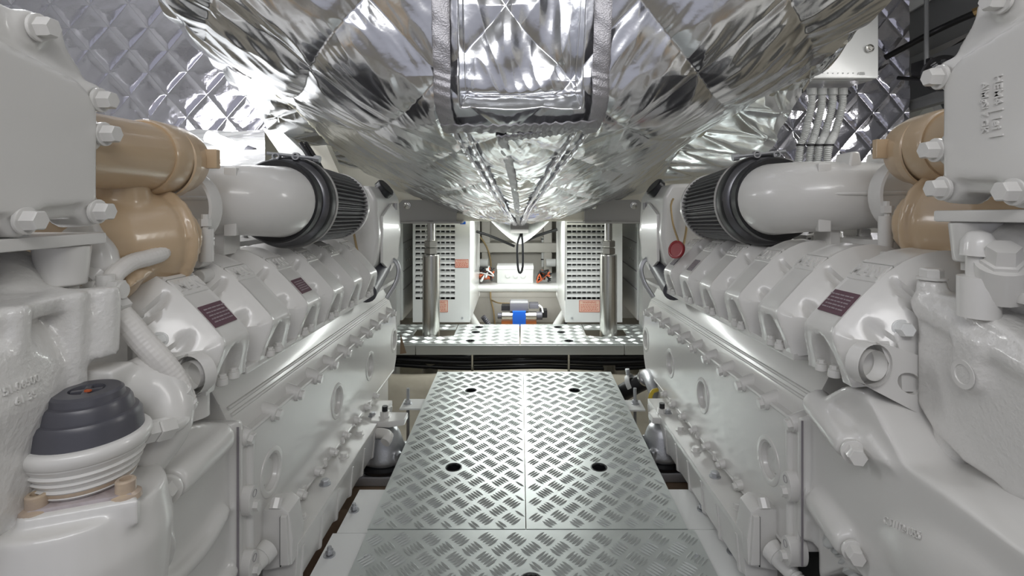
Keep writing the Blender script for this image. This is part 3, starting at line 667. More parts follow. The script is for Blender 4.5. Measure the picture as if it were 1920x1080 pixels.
# =================================================================== gear in the stern recess
jb = thing('junction_box', 'pale grey junction box with three round knockouts, on the stern shelf', 'electrical box', (-.03, 3.45, -.625))
c0, c1 = px(932, 526, 3.44), px(1000, 499, 3.44)
mb = MB(); box(mb, c0.x, c1.x, 3.44, 3.56, -.625, c1.z, .004); obj('base', mb, 'conduit', jb)
mb = MB(); box(mb, c0.x-.002, c1.x+.002, 3.437, 3.56, c1.z-.022, c1.z+.002, .003); obj('lid', mb, 'gel', jb)
for k in range(3):
    p = px(952+k*14.5, 517, 3.44); mb = MB(); lathe(mb, p, (0, -1, 0), [(0, .019), (.002, .019), (.003, .014), (.005, .012)], 20); obj('knockout', mb, 'conduit', jb)
rw = random.Random(12)
def bundle(label, x, y, mats, n, w):
    t = thing('wiring_bundle', label, 'wiring', (px(x, y, 3.45).x, 3.45, -.625))
    for k in range(n):
        p = px(x, y, 3.45); pts = [p+Vector((rw.uniform(-w, w), rw.uniform(-.05, .05), rw.uniform(-.035, .045))) for _ in range(4)]
        mb = MB(); tube(mb, pts, rw.uniform(.004, .008), 7, .015); obj('wire', mb, mats[k % len(mats)], t, 180)
    for k in range(3):
        p = px(x, y, 3.45)+Vector((rw.uniform(-w, w), 0, rw.uniform(-.01, .02))); mb = MB(); obox(mb, p, ((1, rw.uniform(-1, 1), rw.uniform(-.4, .4)), (0, 1, 0), (0, 0, 1)), (.018, .008, .008), .002); obj('connector', mb, 'black', t)
bundle('tangle of orange, black and white wires left of the junction box', 912, 515, ['orangecable', 'black', 'gel', 'black', 'orangecable'], 12, .055)
bundle('tangle of black wires right of the junction box', 1021, 519, ['black', 'black', 'orangecable', 'black', 'gel'], 9, .05)
kb = thing('keel_box', 'small grey box fixed under the tip of the foil belly', 'electrical box', tuple(px(974, 437, 2.62)))
c0, c1 = px(957, 437, 2.6), px(991, 418, 2.6); mb = MB(); box(mb, c0.x, c1.x, 2.58, 2.66, c0.z, c1.z, .003); obj('box', mb, 'bsteel', kb)
mb = MB(); tube(mb, [px(977, 436, 2.62), px(970, 460, 2.62), px(971, 500, 2.62), px(975, 512, 2.62), px(980, 500, 2.62), px(980, 460, 2.62), px(978, 436, 2.62)], .0055, 8, .01)
tag(obj('cable_loop', mb, 'black', None, 180), 'black cable hanging in a long loop from the grey box under the foil tip', 'cable')
for lab, pts, r_ in (('black cable sagging from the left cabinet towards the keel in the stern recess', [px(893, 434, 3.2), px(915, 441, 3.2), px(940, 451, 3.2), px(965, 462, 3.2)], .008),
                     ('black cable sagging from the right cabinet towards the keel in the stern recess', [px(1045, 430, 3.2), px(1025, 436, 3.2), px(1005, 443, 3.2), px(990, 450, 3.2)], .009),
                     ('tan cord running down the left side of the stern recess behind the shelf', [px(897, 440, 3.8), px(912, 462, 3.8), px(920, 490, 3.8), px(920, 530, 3.8), px(920, 560, 3.8), px(925, 580, 3.8), px(928, 610, 3.8)], .006),
                     ('tan cord branching to the hydraulic valve', [px(922, 563, 3.79), px(935, 568, 3.7), px(958, 569, 3.6)], .005)):
    mb = MB(); tube(mb, pts, r_, 8, .03); tag(obj('cable', mb, 'string' if 'tan' in lab else 'black', None, 180), lab, 'cable')
mb = MB(); cyl(mb, px(1018, 445, 3.85), px(1018, 500, 3.85), .012); o = obj('upright_pipe', mb, 'conduit', None, 180); tag(o, 'thin grey upright pipe with black ties at the back of the stern recess', 'pipe')
for y in (448, 467, 486):
    mb = MB(); p = px(1018, y, 3.85); lathe(mb, p, (0, 0, 1), [(-.004, .015), (.004, .015)], 14); obj('tie', mb, 'black', o)
vl = thing('hydraulic_valve', 'hydraulic valve with blue centre and bright steel barrels behind the platform', 'valve', tuple(px(973, 606, 3.5)))
def C(x0, x1, y, r_, mt, nm, Y=3.5): mb = MB(); cyl(mb, px(x0, y, Y), px(x1, y, Y), r_*Y/1000, b=.002); obj(nm, mb, mt, vl)
C(941, 963, 592, 8, 'steel', 'steel_barrel'); C(985, 1006, 592, 8, 'steel', 'steel_barrel'); C(933, 941, 592, 5.5, 'grey', 'end_cap'); C(1006, 1017, 592, 7.5, 'grey', 'solenoid_cap')
def Bx(x0, x1, y0, y1, mt, nm, Y=3.48, d=.07): a, b = px(x0, y1, Y), px(x1, y0, Y); mb = MB(); box(mb, a.x, b.x, Y, Y+d, a.z, b.z, .003); obj(nm, mb, mt, vl)
Bx(961, 986, 584, 612, 'blue', 'blue_centre_block', 3.46); Bx(956, 991, 567, 583, 'grey', 'pilot_block'); Bx(957, 990, 565, 569, 'castal', 'pilot_cover', 3.479)
Bx(940, 957, 573, 583, 'black', 'connector_block', 3.5); Bx(992, 1010, 570, 579, 'grey', 'plug', 3.5); Bx(940, 1006, 602, 615, 'orange', 'base_block', 3.5, .09); Bx(1012, 1026, 582, 596, 'black', 'plug_elbow', 3.5)
mb = MB(); tube(mb, [px(1010, 572, 3.5), px(1016, 577, 3.5), px(1018, 586, 3.5)], .006, 8); obj('signal_wire', mb, 'gel', vl, 180)
# =================================================================== the engines
# valve cover: one casting, a flat ridge band wrapped over the bank with chamfered, scooped cheeks
SEC = [(.447, -.285), (.442, -.262), (.433, -.235), (.430, -.217), (.436, -.207), (.454, -.187), (.477, -.162), (.506, -.135), (.530, -.119), (.556, -.108), (.588, -.103), (.622, -.108), (.652, -.124), (.674, -.150), (.686, -.185), (.690, -.225), (.690, -.275)]
def valve_cover_mesh():
    S = np.array([(x, 0, z) for x, z in SEC]); nu, nv = 92, 57
    L = np.concatenate([[0], np.cumsum(np.linalg.norm(np.diff(S, axis=0), axis=1))]); L /= L[-1]
    us = np.linspace(0, 1, nu); X = np.interp(us, L, S[:, 0]); Z = np.interp(us, L, S[:, 2])
    k = np.array([1, 2, 1])/4
    for _ in range(1): X[1:-1] = np.convolve(X, k, 'same')[1:-1]; Z[1:-1] = np.convolve(Z, k, 'same')[1:-1]
    tx, tz = np.gradient(X), np.gradient(Z); n = np.hypot(tx, tz); nx, nz_ = -tz/n, tx/n      # outward
    c = np.array([.57, -.24]); flip = np.sign((X-c[0])*nx+(Z-c[1])*nz_); nx, nz_ = nx*flip, nz_*flip
    vs = np.linspace(-1, 1, nv); hw = .072
    mb = MB(); g = []
    for i, u in enumerate(us):
        low = np.clip(1-u/.16, 0, 1)*.30+np.clip((u-.87)/.13, 0, 1)*.25
        for j, v in enumerate(vs):
            av = abs(v); band = .46+low
            ins = .052*np.clip((av-band)/(1-band+1e-6), 0, 1)**1.15
            ins += .0012*math.exp(-((av-band)/.05)**2)*-1
            d = 0
            if av > band*.9:                       # scoops in the cheeks
                for (u0, v0, ru, rv, dep) in ((.205, .88, .025, .24, .011), (.345, .82, .020, .30, .016), (.60, .87, .026, .20, .014)):
                    q = ((u-u0+.06*(av-v0))/ru)**2+((av-v0)/rv)**2
                    if q < 1: w_ = min(1, (1-q)/.55); d += dep*w_*w_*(3-2*w_)
            if u < .17:                            # arch pocket in the inboard foot
                q = ((u-.0)/.128)**2+((v)/.44)**2
                if q < 1: w_ = min(1, (1-q)/.5); d += .018*w_*w_*(3-2*w_)
            g.append((X[i]-nx[i]*(ins+d), v*hw, Z[i]-nz_[i]*(ins+d)))
    mb.v = g; mb.f = [(i*nv+j, i*nv+j+1, (i+1)*nv+j+1, (i+1)*nv+j) for i in range(nu-1) for j in range(nv-1)]
    # skirt closing the two cheeks down to the foot
    for j in (0, nv-1):
        base = len(mb.v)
        for i in range(nu): x, y, z = g[i*nv+j]; mb.v.append((.565+(x-.565)*.97, y, min(z, -.20)*.0-.285))
        mb.f += [(i*nv+j, (i+1)*nv+j, base+i+1, base+i) for i in range(nu-1)]
    return mb
def secpt(s):                                      # point and directions on the ridge band, s metres up from the kink
    P = [Vector((x, 0, z)) for x, z in SEC[4:12]]; d = 0
    for a, b in zip(P, P[1:]):
        l = (b-a).length
        if d+l >= s: t = (b-a).normalized(); return a+t*(s-d), t, Vector((-t.z, 0, t.x))
        d += l
HANDS = {}
from mathutils.bvhtree import BVHTree
def stick(o, x, y):                                # where a measured sight line meets a casting: point and normal
    org = Vector(ORG[o.parent.name]) if o.parent else Vector(o.location)
    t = BVHTree.FromPolygons([v.co+org for v in o.data.vertices], [tuple(p.vertices) for p in o.data.polygons])
    d = px(x, y, 1).normalized(); hit = t.ray_cast(Vector((0, 0, H)), d)
    if hit[0] is None: return px(x, y, .5), Vector((-1, 0, 0))
    n = hit[1] if hit[1].dot(d) < 0 else -hit[1]; return hit[0]-Vector((0, 0, H)), n
def engine(side, label):
    X0 = side*.60
    slope, dz = (.055, .0) if side > 0 else (.034, -.020)
    def xf(v):
        v = np.array(v, dtype=float); w = v.copy(); w[:, 0] *= side; w[:, 2] += dz-slope*(v[:, 1]-1); return w
    E = thing('marine_engine', label, 'engine', (X0, 1.35, -.85)); XF[0] = xf
    fx = .552 if side > 0 else .524
    # block, shoulder and side plate
    mb = MB(); bprism(mb, [(.462, -.41), (.462, -.395), (.470, -.370), (.486, -.338), (.500, -.312), (.508, -.290), (.80, -.290), (.95, -.40), (.92, -.60), (.462, -.60)], .862, 1.94, XZ, .006); obj('crankcase', mb, 'white', E, 50)
    mb = MB(); box(mb, .446, .74, .87, 1.93, -.291, -.279, .003); obj('head_gasket_ledge', mb, 'white', E)
    sp_out = [(.862, -.405), (.875, -.390), (1.90, -.390), (1.935, -.41), (1.945, -.47), (1.93, -.56), (1.90, -.600), (1.05, -.610), (.885, -.612), (.862, -.590)]
    mb = MB(); prism(mb, sp_out, .450, .464, YZ, [circ(y, -.497, .031, 32)[::-1] for y in (.966, 1.315, 1.600, 1.905)]); sp = obj('side_plate', mb, 'white', E, 40)
    mb = MB()
    for a, b in zip(sp_out, sp_out[1:]+sp_out[:1]): cyl(mb, (.4515, a[0], a[1]-.003), (.4515, b[0], b[1]-.003), .0036, n=8)
    obj('rim_bead', mb, 'white', sp, 180)
    for y in (.966, 1.315, 1.600, 1.905):
        mb = MB(); lathe(mb, (.452, y, -.497), (-1, 0, 0), [(0, .044), (.0035, .043), (.0045, .041), (.0045, .035), (.003, .0325), (-.003, .0305), (-.0085, .029), (-.009, .024), (-.006, .0215), (-.006, .001)], 40, False); obj('core_plug', mb, 'white', sp, 30)
    for k in range(11):
        y = .874+.1*k if k else .874
        mb = MB(); cyl(mb, (.500, y, -.378), (.4435, y, -.396), .0155, .0140, 18, .002); b_ = obj('bolt_boss', mb, 'white', sp, 40)
        mb = MB(); bolt(mb, (.4445, y, -.396), (-1, 0, -.2), .0095, .007); obj('bolt', mb, 'white', b_)
    for k in range(8):
        y = .99+.093*k
        mb = MB(); cyl(mb, (.466, y, -.597), (.440, y, -.603), .0105, .0095, 14, .0015); bolt(mb, (.441, y, -.603), (-1, 0, -.25), .0072, .006); obj('lower_bolt', mb, 'white', sp)
    for x_, z_ in ((.4795, -.349), (.4745, -.360)):
        mb = MB(); tube(mb, [(x_, .875, z_), (x_, 1.4, z_), (x_, 1.925, z_)], .0032, 8, .2); obj('shoulder_bead', mb, 'white', E, 180)
    mb = MB(); cyl(mb, (.4505, .886, -.405), (.4505, .886, -.598), .0085, n=14); obj('edge_channel', mb, 'white', sp, 50)
    # near corner lugs with eye holes
    for z in (-.495, -.600):
        mb = MB(); bprism(mb, circ(.868, z, .017, 18, .024)[:], .432, .462, YZ, .003); cyl(mb, (.433, .868, z-.008), (.424, .868, z-.008), .0085, n=6); o = obj('corner_lug', mb, 'white', sp)
        mb = MB(); lathe(mb, (.4318, .868, z+.012), (-1, 0, 0), [(0, .006), (.0006, .006), (-.003, .004)], 14, False); obj('eye_hole', mb, 'labelg', o)
    # coachwork below: rail with bolts, pan
    mb = MB(); bprism(mb, [(.397, -.633), (.397, -.622), (.462, -.622), (.462, -.740), (.44, -.740), (.404, -.700)], .955, 1.66, XZ, .0025); rl = obj('pan_rail', mb, 'white', E)
    for k in range(5):
        mb = MB(); bolt(mb, (.424, 1.035+.125*k, -.622), (0, 0, 1), .0095, .008); obj('bolt', mb, 'castal' if k in (1, 4) else 'white', rl)
    for k in range(8):
        y = .975+.096*k; mb = MB(); bprism(mb, [(.3955, -.637), (.46, -.637), (.46, -.738), (.4005, -.705)], y, y+.009, XZ, .002); obj('rib', mb, 'white', rl)
    for k in range(6):
        mb = MB(); cyl(mb, (.452, .99+.12*k, -.617), (.452, .99+.12*k, -.60), .008, n=6); obj('stud', mb, 'white', rl)
    mb = MB(); bprism(mb, [(.455, -.60), (.455, -.74), (.55, -.77), (.85, -.77), (.90, -.60)], 1.0, 1.85, XZ, .01); obj('oil_pan', mb, 'white', E)
    mb = MB(); box(mb, .50, .90, .40, .99, -.78, -.62); obj('underside_shade', mb, 'dark', E)  # black block stands in for shade under the engine's near end
    # valve covers
    y0, dy = (.770, .1576) if side > 0 else (.811, .152)
    cov = valve_cover_mesh()
    mesh = None
    for k in range(6):
        yc = y0+dy*k; off = Vector((0, yc-y0, -slope*(yc-y0)))
        def place(nm, mbv, mt, par, sm=35, key=None):
            """mesh data is shared between the six covers; only the object moves"""
            kk = (side, nm, key)
            if kk not in HANDS:
                ms = MB(); ms.v = [(v[0], v[1]+y0, v[2]) for v in mbv.v]; ms.f = mbv.f
                HANDS[kk] = _mesh(nm, ms, mt, ORG[E.name], sm)
            o = bpy.data.objects.new(nm, HANDS[kk]); COL.objects.link(o); o.parent = par
            if nm != 'valve_cover' and sm: weigh(o)
            if par == E: o.location = off
            ORG[o.name] = tuple(Vector(ORG[E.name])+off); return o
        vc = place('valve_cover', cov, 'white', E, 40)
        # emblem: ledge, sunk panel, raised letters
        p, t, n = secpt(.098); mb = MB(); obox(mb, p+n*.0005, (t, (0, 1, 0), n), (.0165, .033, .0016), .001, 1); place('emblem_panel', mb, 'white', vc)
        p2, t2, n2 = secpt(.118); mb = MB(); obox(mb, p2+n2*.002, (t2, (0, 1, 0), n2), (.0032, .033, .0028), .001, 2); place('emblem_ledge', mb, 'white', vc)
        if k < 5 or side > 0 or True:
            mb = MB(); xd = Vector((0, -1, 0)); zd = xd.cross(t)
            if side > 0: text(mb, 'MAN', p+n*.003, (0, -1, 0), t, .0285, .0014, 1.0, .02)
            else:        text(mb, 'MAN', p+n*.003, (0, 1, 0), t, .0285, .0014, 1.0, .02)
            place('emblem_letters', mb, 'white', vc, 20)
        for s in (-1, 1):
            mb = MB(); cyl(mb, (.444, s*.016, -.283), (.444, s*.016, -.272), .0085, .008, 12, .0015); bolt(mb, (.444, s*.016, -.272), (0, 0, 1), .0058, .004); place('foot_bolt', mb, 'white', vc, key=s)
        lab = {(1, 0): ('label', .036, .029, .020), (1, 4): ('labelg', .030, .018, .018), (1, 5): ('labelg', .030, .018, .018), (-1, 0): ('label', .036, .029, .020), (-1, 2): ('label', .032, .024, .018)}.get((side, k))
        if lab:
            m_, s_, a_, b_ = lab; p, t, n = secpt(s_)
            mb = MB(); obox(mb, p+n*.001, (t, (0, 1, 0), n), (b_, a_, .0009)); L = place('rating_plate', mb, m_, vc, 0, key=k); tag(L, 'small maroon maker\'s plate with faint lines of print' if m_ == 'label' else 'small grey maker\'s plate')
            mb = MB(); rr = random.Random(k+5)
            for q in range(5):
                u_ = b_*(.62-.3*q)
                x = -a_*.8
                while x < a_*.75:
                    w_ = rr.uniform(.003, .011); obox(mb, p+n*.0021+t*u_+Vector((0, x+w_/2, 0)), (t, (0, 1, 0), n), (.0010, w_/2, .0003)); x += w_+.002
            place('plate_print', mb, 'print', L, 0, key=k)
    # bolt in the near scoop of the nearest cover, and the ring bracket beside it
    by = y0-.060
    mb = MB(); bolt(mb, (.505, by-.004, -.205), (-.2, -1, .15), .010, .014); tag(obj('scoop_bolt', mb, 'gel', E), 'bright bolt with a dark washer')
    rc = Vector((.4533, .690, -.246)) if side > 0 else Vector((.452, .738, -.248))
    mb = MB(); out = circ(rc.x, rc.z, .030, 28); 
    lathe(mb, rc+Vector((0, -.010, 0)), (-.25, 1, 0), [(0, .0270), (.020, .0270), (.020, .0195), (0, .0195)], 30, False); obj('lifting_ring', mb, 'white', E, 30)
    mb = MB()
    prism(mb, [(rc.x+.012, rc.z+.026), (rc.x+.030, rc.z+.022), (rc.x+.150, rc.z-.020), (rc.x+.150, rc.z-.110), (rc.x-.008, rc.z-.028), (rc.x+.018, rc.z-.022), (rc.x+.024, rc.z)], rc.y, rc.y+.008, XZ, [circ(rc.x+.052, rc.z-.026, .018, 18, .013, -.5)[::-1]]); obj('lifting_plate', mb, 'white', E, 20)
    # valley between cover crest and filter: rails, shields and wing bolts
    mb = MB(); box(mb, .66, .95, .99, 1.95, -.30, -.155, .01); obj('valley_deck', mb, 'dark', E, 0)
    for k, (ya, yb) in enumerate(((.94, 1.17), (1.19, 1.42))):
        mb = MB(); bprism(mb, [(.628, -.128), (.640, -.098), (.700, -.088), (.716, -.100), (.700, -.094), (.644, -.104)], ya, yb, XZ, .001, 1); sh = obj('fuel_rail_shield', mb, 'white', E)
        for q in range(3):
            mb = MB(); y = ya+.03+.075*q; lathe(mb, (.668, y, -.094), (-.25, -.1, 1), [(0, .008), (.002, .008), (.003, .006), (.015, .0045)], 8); obj('shield_bolt', mb, 'bsteel', sh)
    for k, (x, z, r_, mt) in enumerate(((.632, -.140, .010, 'white'), (.655, -.150, .008, 'castal'), (.73, -.085, .014, 'white'), (.77, -.12, .013, 'black'), (.60, -.118, .006, 'white'))):
        mb = MB(); tube(mb, [(x, .80, z), (x+.004, 1.1, z-.004), (x, 1.4, z), (x, 1.9, z)], r_, 10, .05); obj('rail_pipe', mb, mt, E, 180)
    for k in range(9):
        mb = MB(); lathe(mb, (.632, .93+.09*k, -.140), (0, 1, 0), [(0, .014), (.012, .014)], 6); obj('pipe_union', mb, 'white', E)
    # air filter
    fz = -.020 if side > 0 else -.008
    ax = Vector((0, 1, -.03)); o0 = Vector((fx, 1.20, fz))
    F = None
    mb = MB(); N = 52
    prof = [(.02, .0955), (.32, .0895)]
    n = N*4; a_, u_, w_ = frame(ax); vs = []
    for t_, r_ in ((.02, .097), (.17, .0945), (.32, .0915)):
        for q in range(n):
            th = 2*PI*q/n; rr = r_-(0, 0, .010, .010)[q % 4]*.9; 
            vs.append(o0+a_*t_+(u_*math.cos(th)+w_*math.sin(th))*rr)
    mb.v = vs; mb.f = [(i*n+q, i*n+(q+1) % n, (i+1)*n+(q+1) % n, (i+1)*n+q) for i in range(2) for q in range(n)]
    F = obj('air_filter', mb, 'pleat', E, 20); tag(F, 'dark grey pleated conical air filter')
    mb = MB(); lathe(mb, o0+a_*.315, a_, [(0, .086), (.001, .094), (.012, .094), (.016, .088), (.018, .02)], 48); obj('end_cap', mb, 'white', F, 40)
    mb = MB(); lathe(mb, o0, a_, [(-.012, .090), (-.012, .099), (-.004, .1035), (.022, .1035), (.030, .101), (.030, .09)], 64, False); tag(obj('rubber_collar', mb, 'black', F, 40), 'black rubber collar')
    mb = MB(); lathe(mb, o0, a_, [(.024, .1025), (.0245, .1052), (.031, .1052), (.0315, .1)], 64, False); obj('collar_lip', mb, 'bsteel', F)
    mb = MB(); lathe(mb, o0, a_, [(-.012, .1), (-.018, .094), (-.020, .089), (-.045, .089), (-.046, .084)], 64, False); obj('hose_clamp', mb, 'dim_metal', F)
    mb = MB(); lathe(mb, o0, a_, [(-.035, .0895), (-.036, .0915), (-.056, .0905), (-.060, .087), (-.060, .070)], 64, False); obj('inner_collar', mb, 'black', F)
    up = Vector((-.15, 0, 1)).normalized()
    c_ = o0+up*.106
    for s in (-1, 1):
        mb = MB(); lathe(mb, c_+Vector((s*.022+.012, -.012, -.003)), (0, 1, 0), [(-.006, .0055), (-.006, .0085), (.006, .0085), (.006, .0055), (-.006, .0055)], 14, False); obj('clamp_loop', mb, 'castal', F)
    mb = MB(); cyl(mb, c_+Vector((-.055, -.012, -.008)), c_+Vector((.055, -.012, .004)), .004, n=10); cyl(mb, c_+Vector((-.063, -.012, -.010)), c_+Vector((-.050, -.012, -.008)), .008, n=8); obj('clamp_bolt', mb, 'castal', F)
    # intake elbow
    e0 = Vector((fx-.010, 1.165, fz))
    path = [e0+Vector((0, .06, 0)), e0, e0+Vector((.002, -.045, .001)), e0+Vector((.03, -.10, .003)), e0+Vector((.10, -.135, .004)), e0+Vector((.20, -.160, .006)), e0+Vector((.30, -.175, .006))]
    def er(s): return 1.0-.19*min(1, max(0, (s-.05)/.22))
    mb = MB(); tube(mb, path, .0785, 40, .012, er); EL_ = obj('intake_elbow', mb, 'white', E, 180)
    mb = MB(); tube(mb, [p+Vector((-.068 if i < 3 else 0, -.0 if i < 3 else -.068, -.006)) for i, p in enumerate(path[2:])], .0022, 8, .01) if False else None
    q = [e0+Vector((-.052, -.06, .006)), e0+Vector((-.022, -.13, .006)), e0+Vector((.045, -.183, .006)), e0+Vector((.13, -.210, .006)), e0+Vector((.28, -.236, .006))]
    mb = MB(); tube(mb, q, .004, 8, .01); obj('casting_seam', mb, 'white', EL_, 180)
    for s in (1, -1):
        mb = MB(); obox(mb, e0+Vector((.035, -.150, s*.052)), ((1, -.3, 0), (.3, 1, 0), (0, 0, 1)), (.011, .012, .013), .003); obj('lug', mb, 'white', EL_)
    for xx in (.07, .13):
        mb = MB(); obox(mb, e0+Vector((xx, -.10, -.082)), ((1, 0, 0), (0, 1, 0), (0, 0, 1)), (.010, .03, .022), .003); obj('foot', mb, 'white', EL_)
        mb = MB(); bprism(mb, [(fx+xx-.006, fz+.05), (fx+xx+.022, fz+.05), (fx+xx+.016, fz+.086), (fx+xx+.0, fz+.086)], 1.0, 1.05, XZ, .003, 1); obj('top_lug', mb, 'white', EL_)
    mb = MB(); tube(mb, [e0+Vector((.05, -.05, -.15)), e0+Vector((.2, -.12, -.15)), e0+Vector((.34, -.16, -.14))], .05, 20, .03); obj('manifold_pipe', mb, 'white', E, 180)
    # coolant tank behind the filter
    mb = MB(); bprism(mb, [(.448, .005), (.470, .045), (.78, .055), (.78, -.26), (.50, -.26), (.452, -.20), (.440, -.12)], 1.66, 1.98, XZ, .014, 3)
    tk = obj('coolant_tank', mb, 'bsteel' if False else 'white', E, 40)
    mb = MB(); lathe(mb, (.468, 1.80, .030), (-.75, -.1, .65), [(0, .030), (.004, .034), (.022, .034), (.026, .030), (.026, .004)], 24); obj('filler_cap', mb, 'black', tk)
    mb = MB(); bprism(mb, [(1.70, -.05), (1.82, -.01), (1.92, -.05), (1.92, -.20), (1.80, -.24), (1.70, -.20)], .436, .446, YZ, .004); obj('tank_face', mb, 'white', tk)
    for z in (-.02, -.06):
        mb = MB(); box(mb, .437, .441, 1.86, 1.90, z-.012, z+.012); obj('tank_gauge', mb, 'labelg', tk)
    mb = MB(); cyl(mb, (.52, 1.655, -.01), (.52, 1.668, -.01), .014); obj('boss', mb, 'white', tk)
    mb = MB(); cyl(mb, (.47, 1.62, -.28), (.47, 1.80, -.22), .035, n=20); obj('coolant_hose', mb, 'grey', E, 60)
    mb = MB(); tube(mb, [(.45, 1.80, -.33), (.425, 1.83, -.28), (.418, 1.84, -.235), (.435, 1.84, -.205), (.458, 1.82, -.225), (.47, 1.80, -.26)], .009, 10, .01, flat=.6); obj('lifting_eye', mb, 'castal', E, 180)
    # cord hanging over the tank
    mb = MB(); tube(mb, [(.520, 1.652, -.015), (.516, 1.650, -.06), (.514, 1.650, -.10), (.500, 1.645, -.165)], .0035, 6, .01); obj('cord', mb, 'string', E, 180)
    # turbocharger: tan exhaust cylinder with shield ring, compressor scroll
    tx = .655 if side > 0 else .567; tz = .052 if side > 0 else .058
    T = Vector((tx, .72, tz)); ax = Vector((.03, 1, 0))
    mb = MB(); lathe(mb, T, ax, [(-.10, .047), (.0, .050), (.085, .052), (.087, .049)], 48); ex = obj('exhaust_cylinder', mb, 'tan', E, 40); tag(ex, 'tan painted exhaust cylinder')
    mb = MB(); lathe(mb, T, ax, [(.082, .049), (.080, .0545), (.086, .0575), (.105, .0580), (.150, .0570), (.172, .053), (.178, .02)], 64); obj('heat_shield', mb, 'tan', ex, 40)
    mb = MB(); lathe(mb, T+Vector((-.0, 0, -.004)), ax, [(.118, .0580), (.120, .0605), (.134, .0605), (.136, .0575)], 64, False); obj('shield_band', mb, 'tan', ex, 40)
    mb = MB(); obox(mb, T+Vector((-.055, .165, .004)), ((1, 0, 0), (0, 1, 0), (0, 0, 1)), (.012, .006, .016), .002); obj('shield_tab', mb, 'tan', ex)
    mb = MB(); cc = Vector((tx+.022, .80, -.072))
    lathe(mb, cc, (-.25, 1, .05), [(-.11, .045), (-.095, .060), (-.05, .074), (.02, .080), (.04, .074), (.055, .055), (.09, .05)], 44)
    lathe(mb, cc, (-.25, 1, .05), [(.035, .080), (.036, .086), (.048, .086), (.049, .08)], 44)
    cyl(mb, cc+Vector((0, -.02, .02)), cc+Vector((0, -.03, .15)), .046, .04)
    tube(mb, [cc+Vector((.05*math.cos(a), -.06, .062*math.sin(a))) for a in (-2.8, -2.2, -1.5, -.8, 0, .8)], .026, 14, .01)
    for a in (-2.6, -1.9, -1.2): obox(mb, cc+Vector((math.cos(a)*.05, -.045, math.sin(a)*.05)), ((math.cos(a), -.4, math.sin(a)), (.2, 1, .2), (-math.sin(a), 0, math.cos(a))), (.034, .045, .0035))
    cast('compressor_housing', mb, 'tan', E, .0042, 4)
    mb = MB(); lathe(mb, Vector((tx+.02, .93, -.02)), (-.1, 1, 0), [(-.02, .062), (-.018, .066), (.0, .068), (.01, .066), (.012, .06)], 40, False); obj('band_clamp', mb, 'white', E)
    mb = MB(); cyl(mb, (tx-.035, .90, -.10), (tx-.035, .90, -.03), .0055, n=8); cyl(mb, (tx-.035, .90, -.05), (tx-.035, .90, -.038), .010, n=6); cyl(mb, (tx-.035, .905, -.11), (tx-.035, .905, -.055), .011); obj('clamp_bolt', mb, 'white', E)
    for (dx, dy_, dz_) in ((-.02, .10, -.11), (-.03, .09, -.135), (.0, .1, -.125)):
        mb = MB(); cyl(mb, (tx+dx, .80+dy_, dz_), (tx+dx+.0, .83+dy_, dz_), .012, n=14, b=.002); obj('knuckle', mb, 'white', E)
    # upper heat exchanger block: inboard cover with bolts
    bx = .503
    out = [(.645, -.025), (.645, .105), (.628, .145), (.60, .175), (.52, .190), (.30, .235), (.30, -.045), (.50, -.040)]
    mb = MB(); prism(mb, out, bx+.012, bx+.35, YZ); 
    prism(mb, [(.635, -.010), (.635, .098), (.615, .125), (.50, .150), (.30, .190), (.30, -.03), (.5, -.025)], bx, bx+.02, YZ)
    for (y, z) in ((.640, .115), (.640, .025) if side > 0 else (.640, .07), (.638, -.022), (.545, -.030), (.560, .172)):
        cyl(mb, (bx+.05, y, z), (bx+.006, y, z), .020, .018)
    cyl(mb, (bx+.03, .600, .15), (bx+.03, .598, .185), .016)
    blk = cast('heat_exchanger_block', mb, 'white', E, .0045, 5)
    for (y, z) in ((.642, .112), (.648, .072) if side < 0 else (.648, .025), (.638, -.022), (.545, -.030), (.56, .172)):
        mb = MB(); bolt(mb, (bx+.004, y, z), (-1, 0, 0), .0112, .013); obj('bolt', mb, 'white', blk)
    if side > 0:
        mb = MB()
        text(mb, 'AlMgSi 7 GK', (bx-.001, .576, .062), (0, 0, -1), (0, -1, 0), .0105, .0010, 1.0, .02)
        text(mb, 'HEM4', (bx-.001, .560, .078), (0, 0, -1), (0, -1, 0), .0125, .0010, 1.0, .02)
        text(mb, 'lei', (bx-.001, .562, .043), (0, 0, -1), (0, -1, 0), .0140, .0012, 1.1, .03)
        for c, d in ((.0555, .0575), (.0285, .0305)): box(mb, bx-.002, bx+.001, .554, .570, c, d)
        obj('cast_lettering', mb, 'white', blk, 20)
    # ledge under the block and bolted elbow
    mb = MB(); box(mb, .515, .80, .30, .665, -.062, -.048, .003); obj('block_shelf', mb, 'white', E)
    mb = MB(); cyl(mb, (.545, .635, -.062), (.545, .635, -.110), .028, .024, 24, .003); cyl(mb, (.545, .635, -.108), (.545, .635, -.120), .016, n=6); obj('shelf_stud', mb, 'white', E)
    XF[0] = xf
    return E, xf
A_, xa = engine(-1, 'left white marine diesel engine, with grey-capped filter canister and braided hose at its near end')
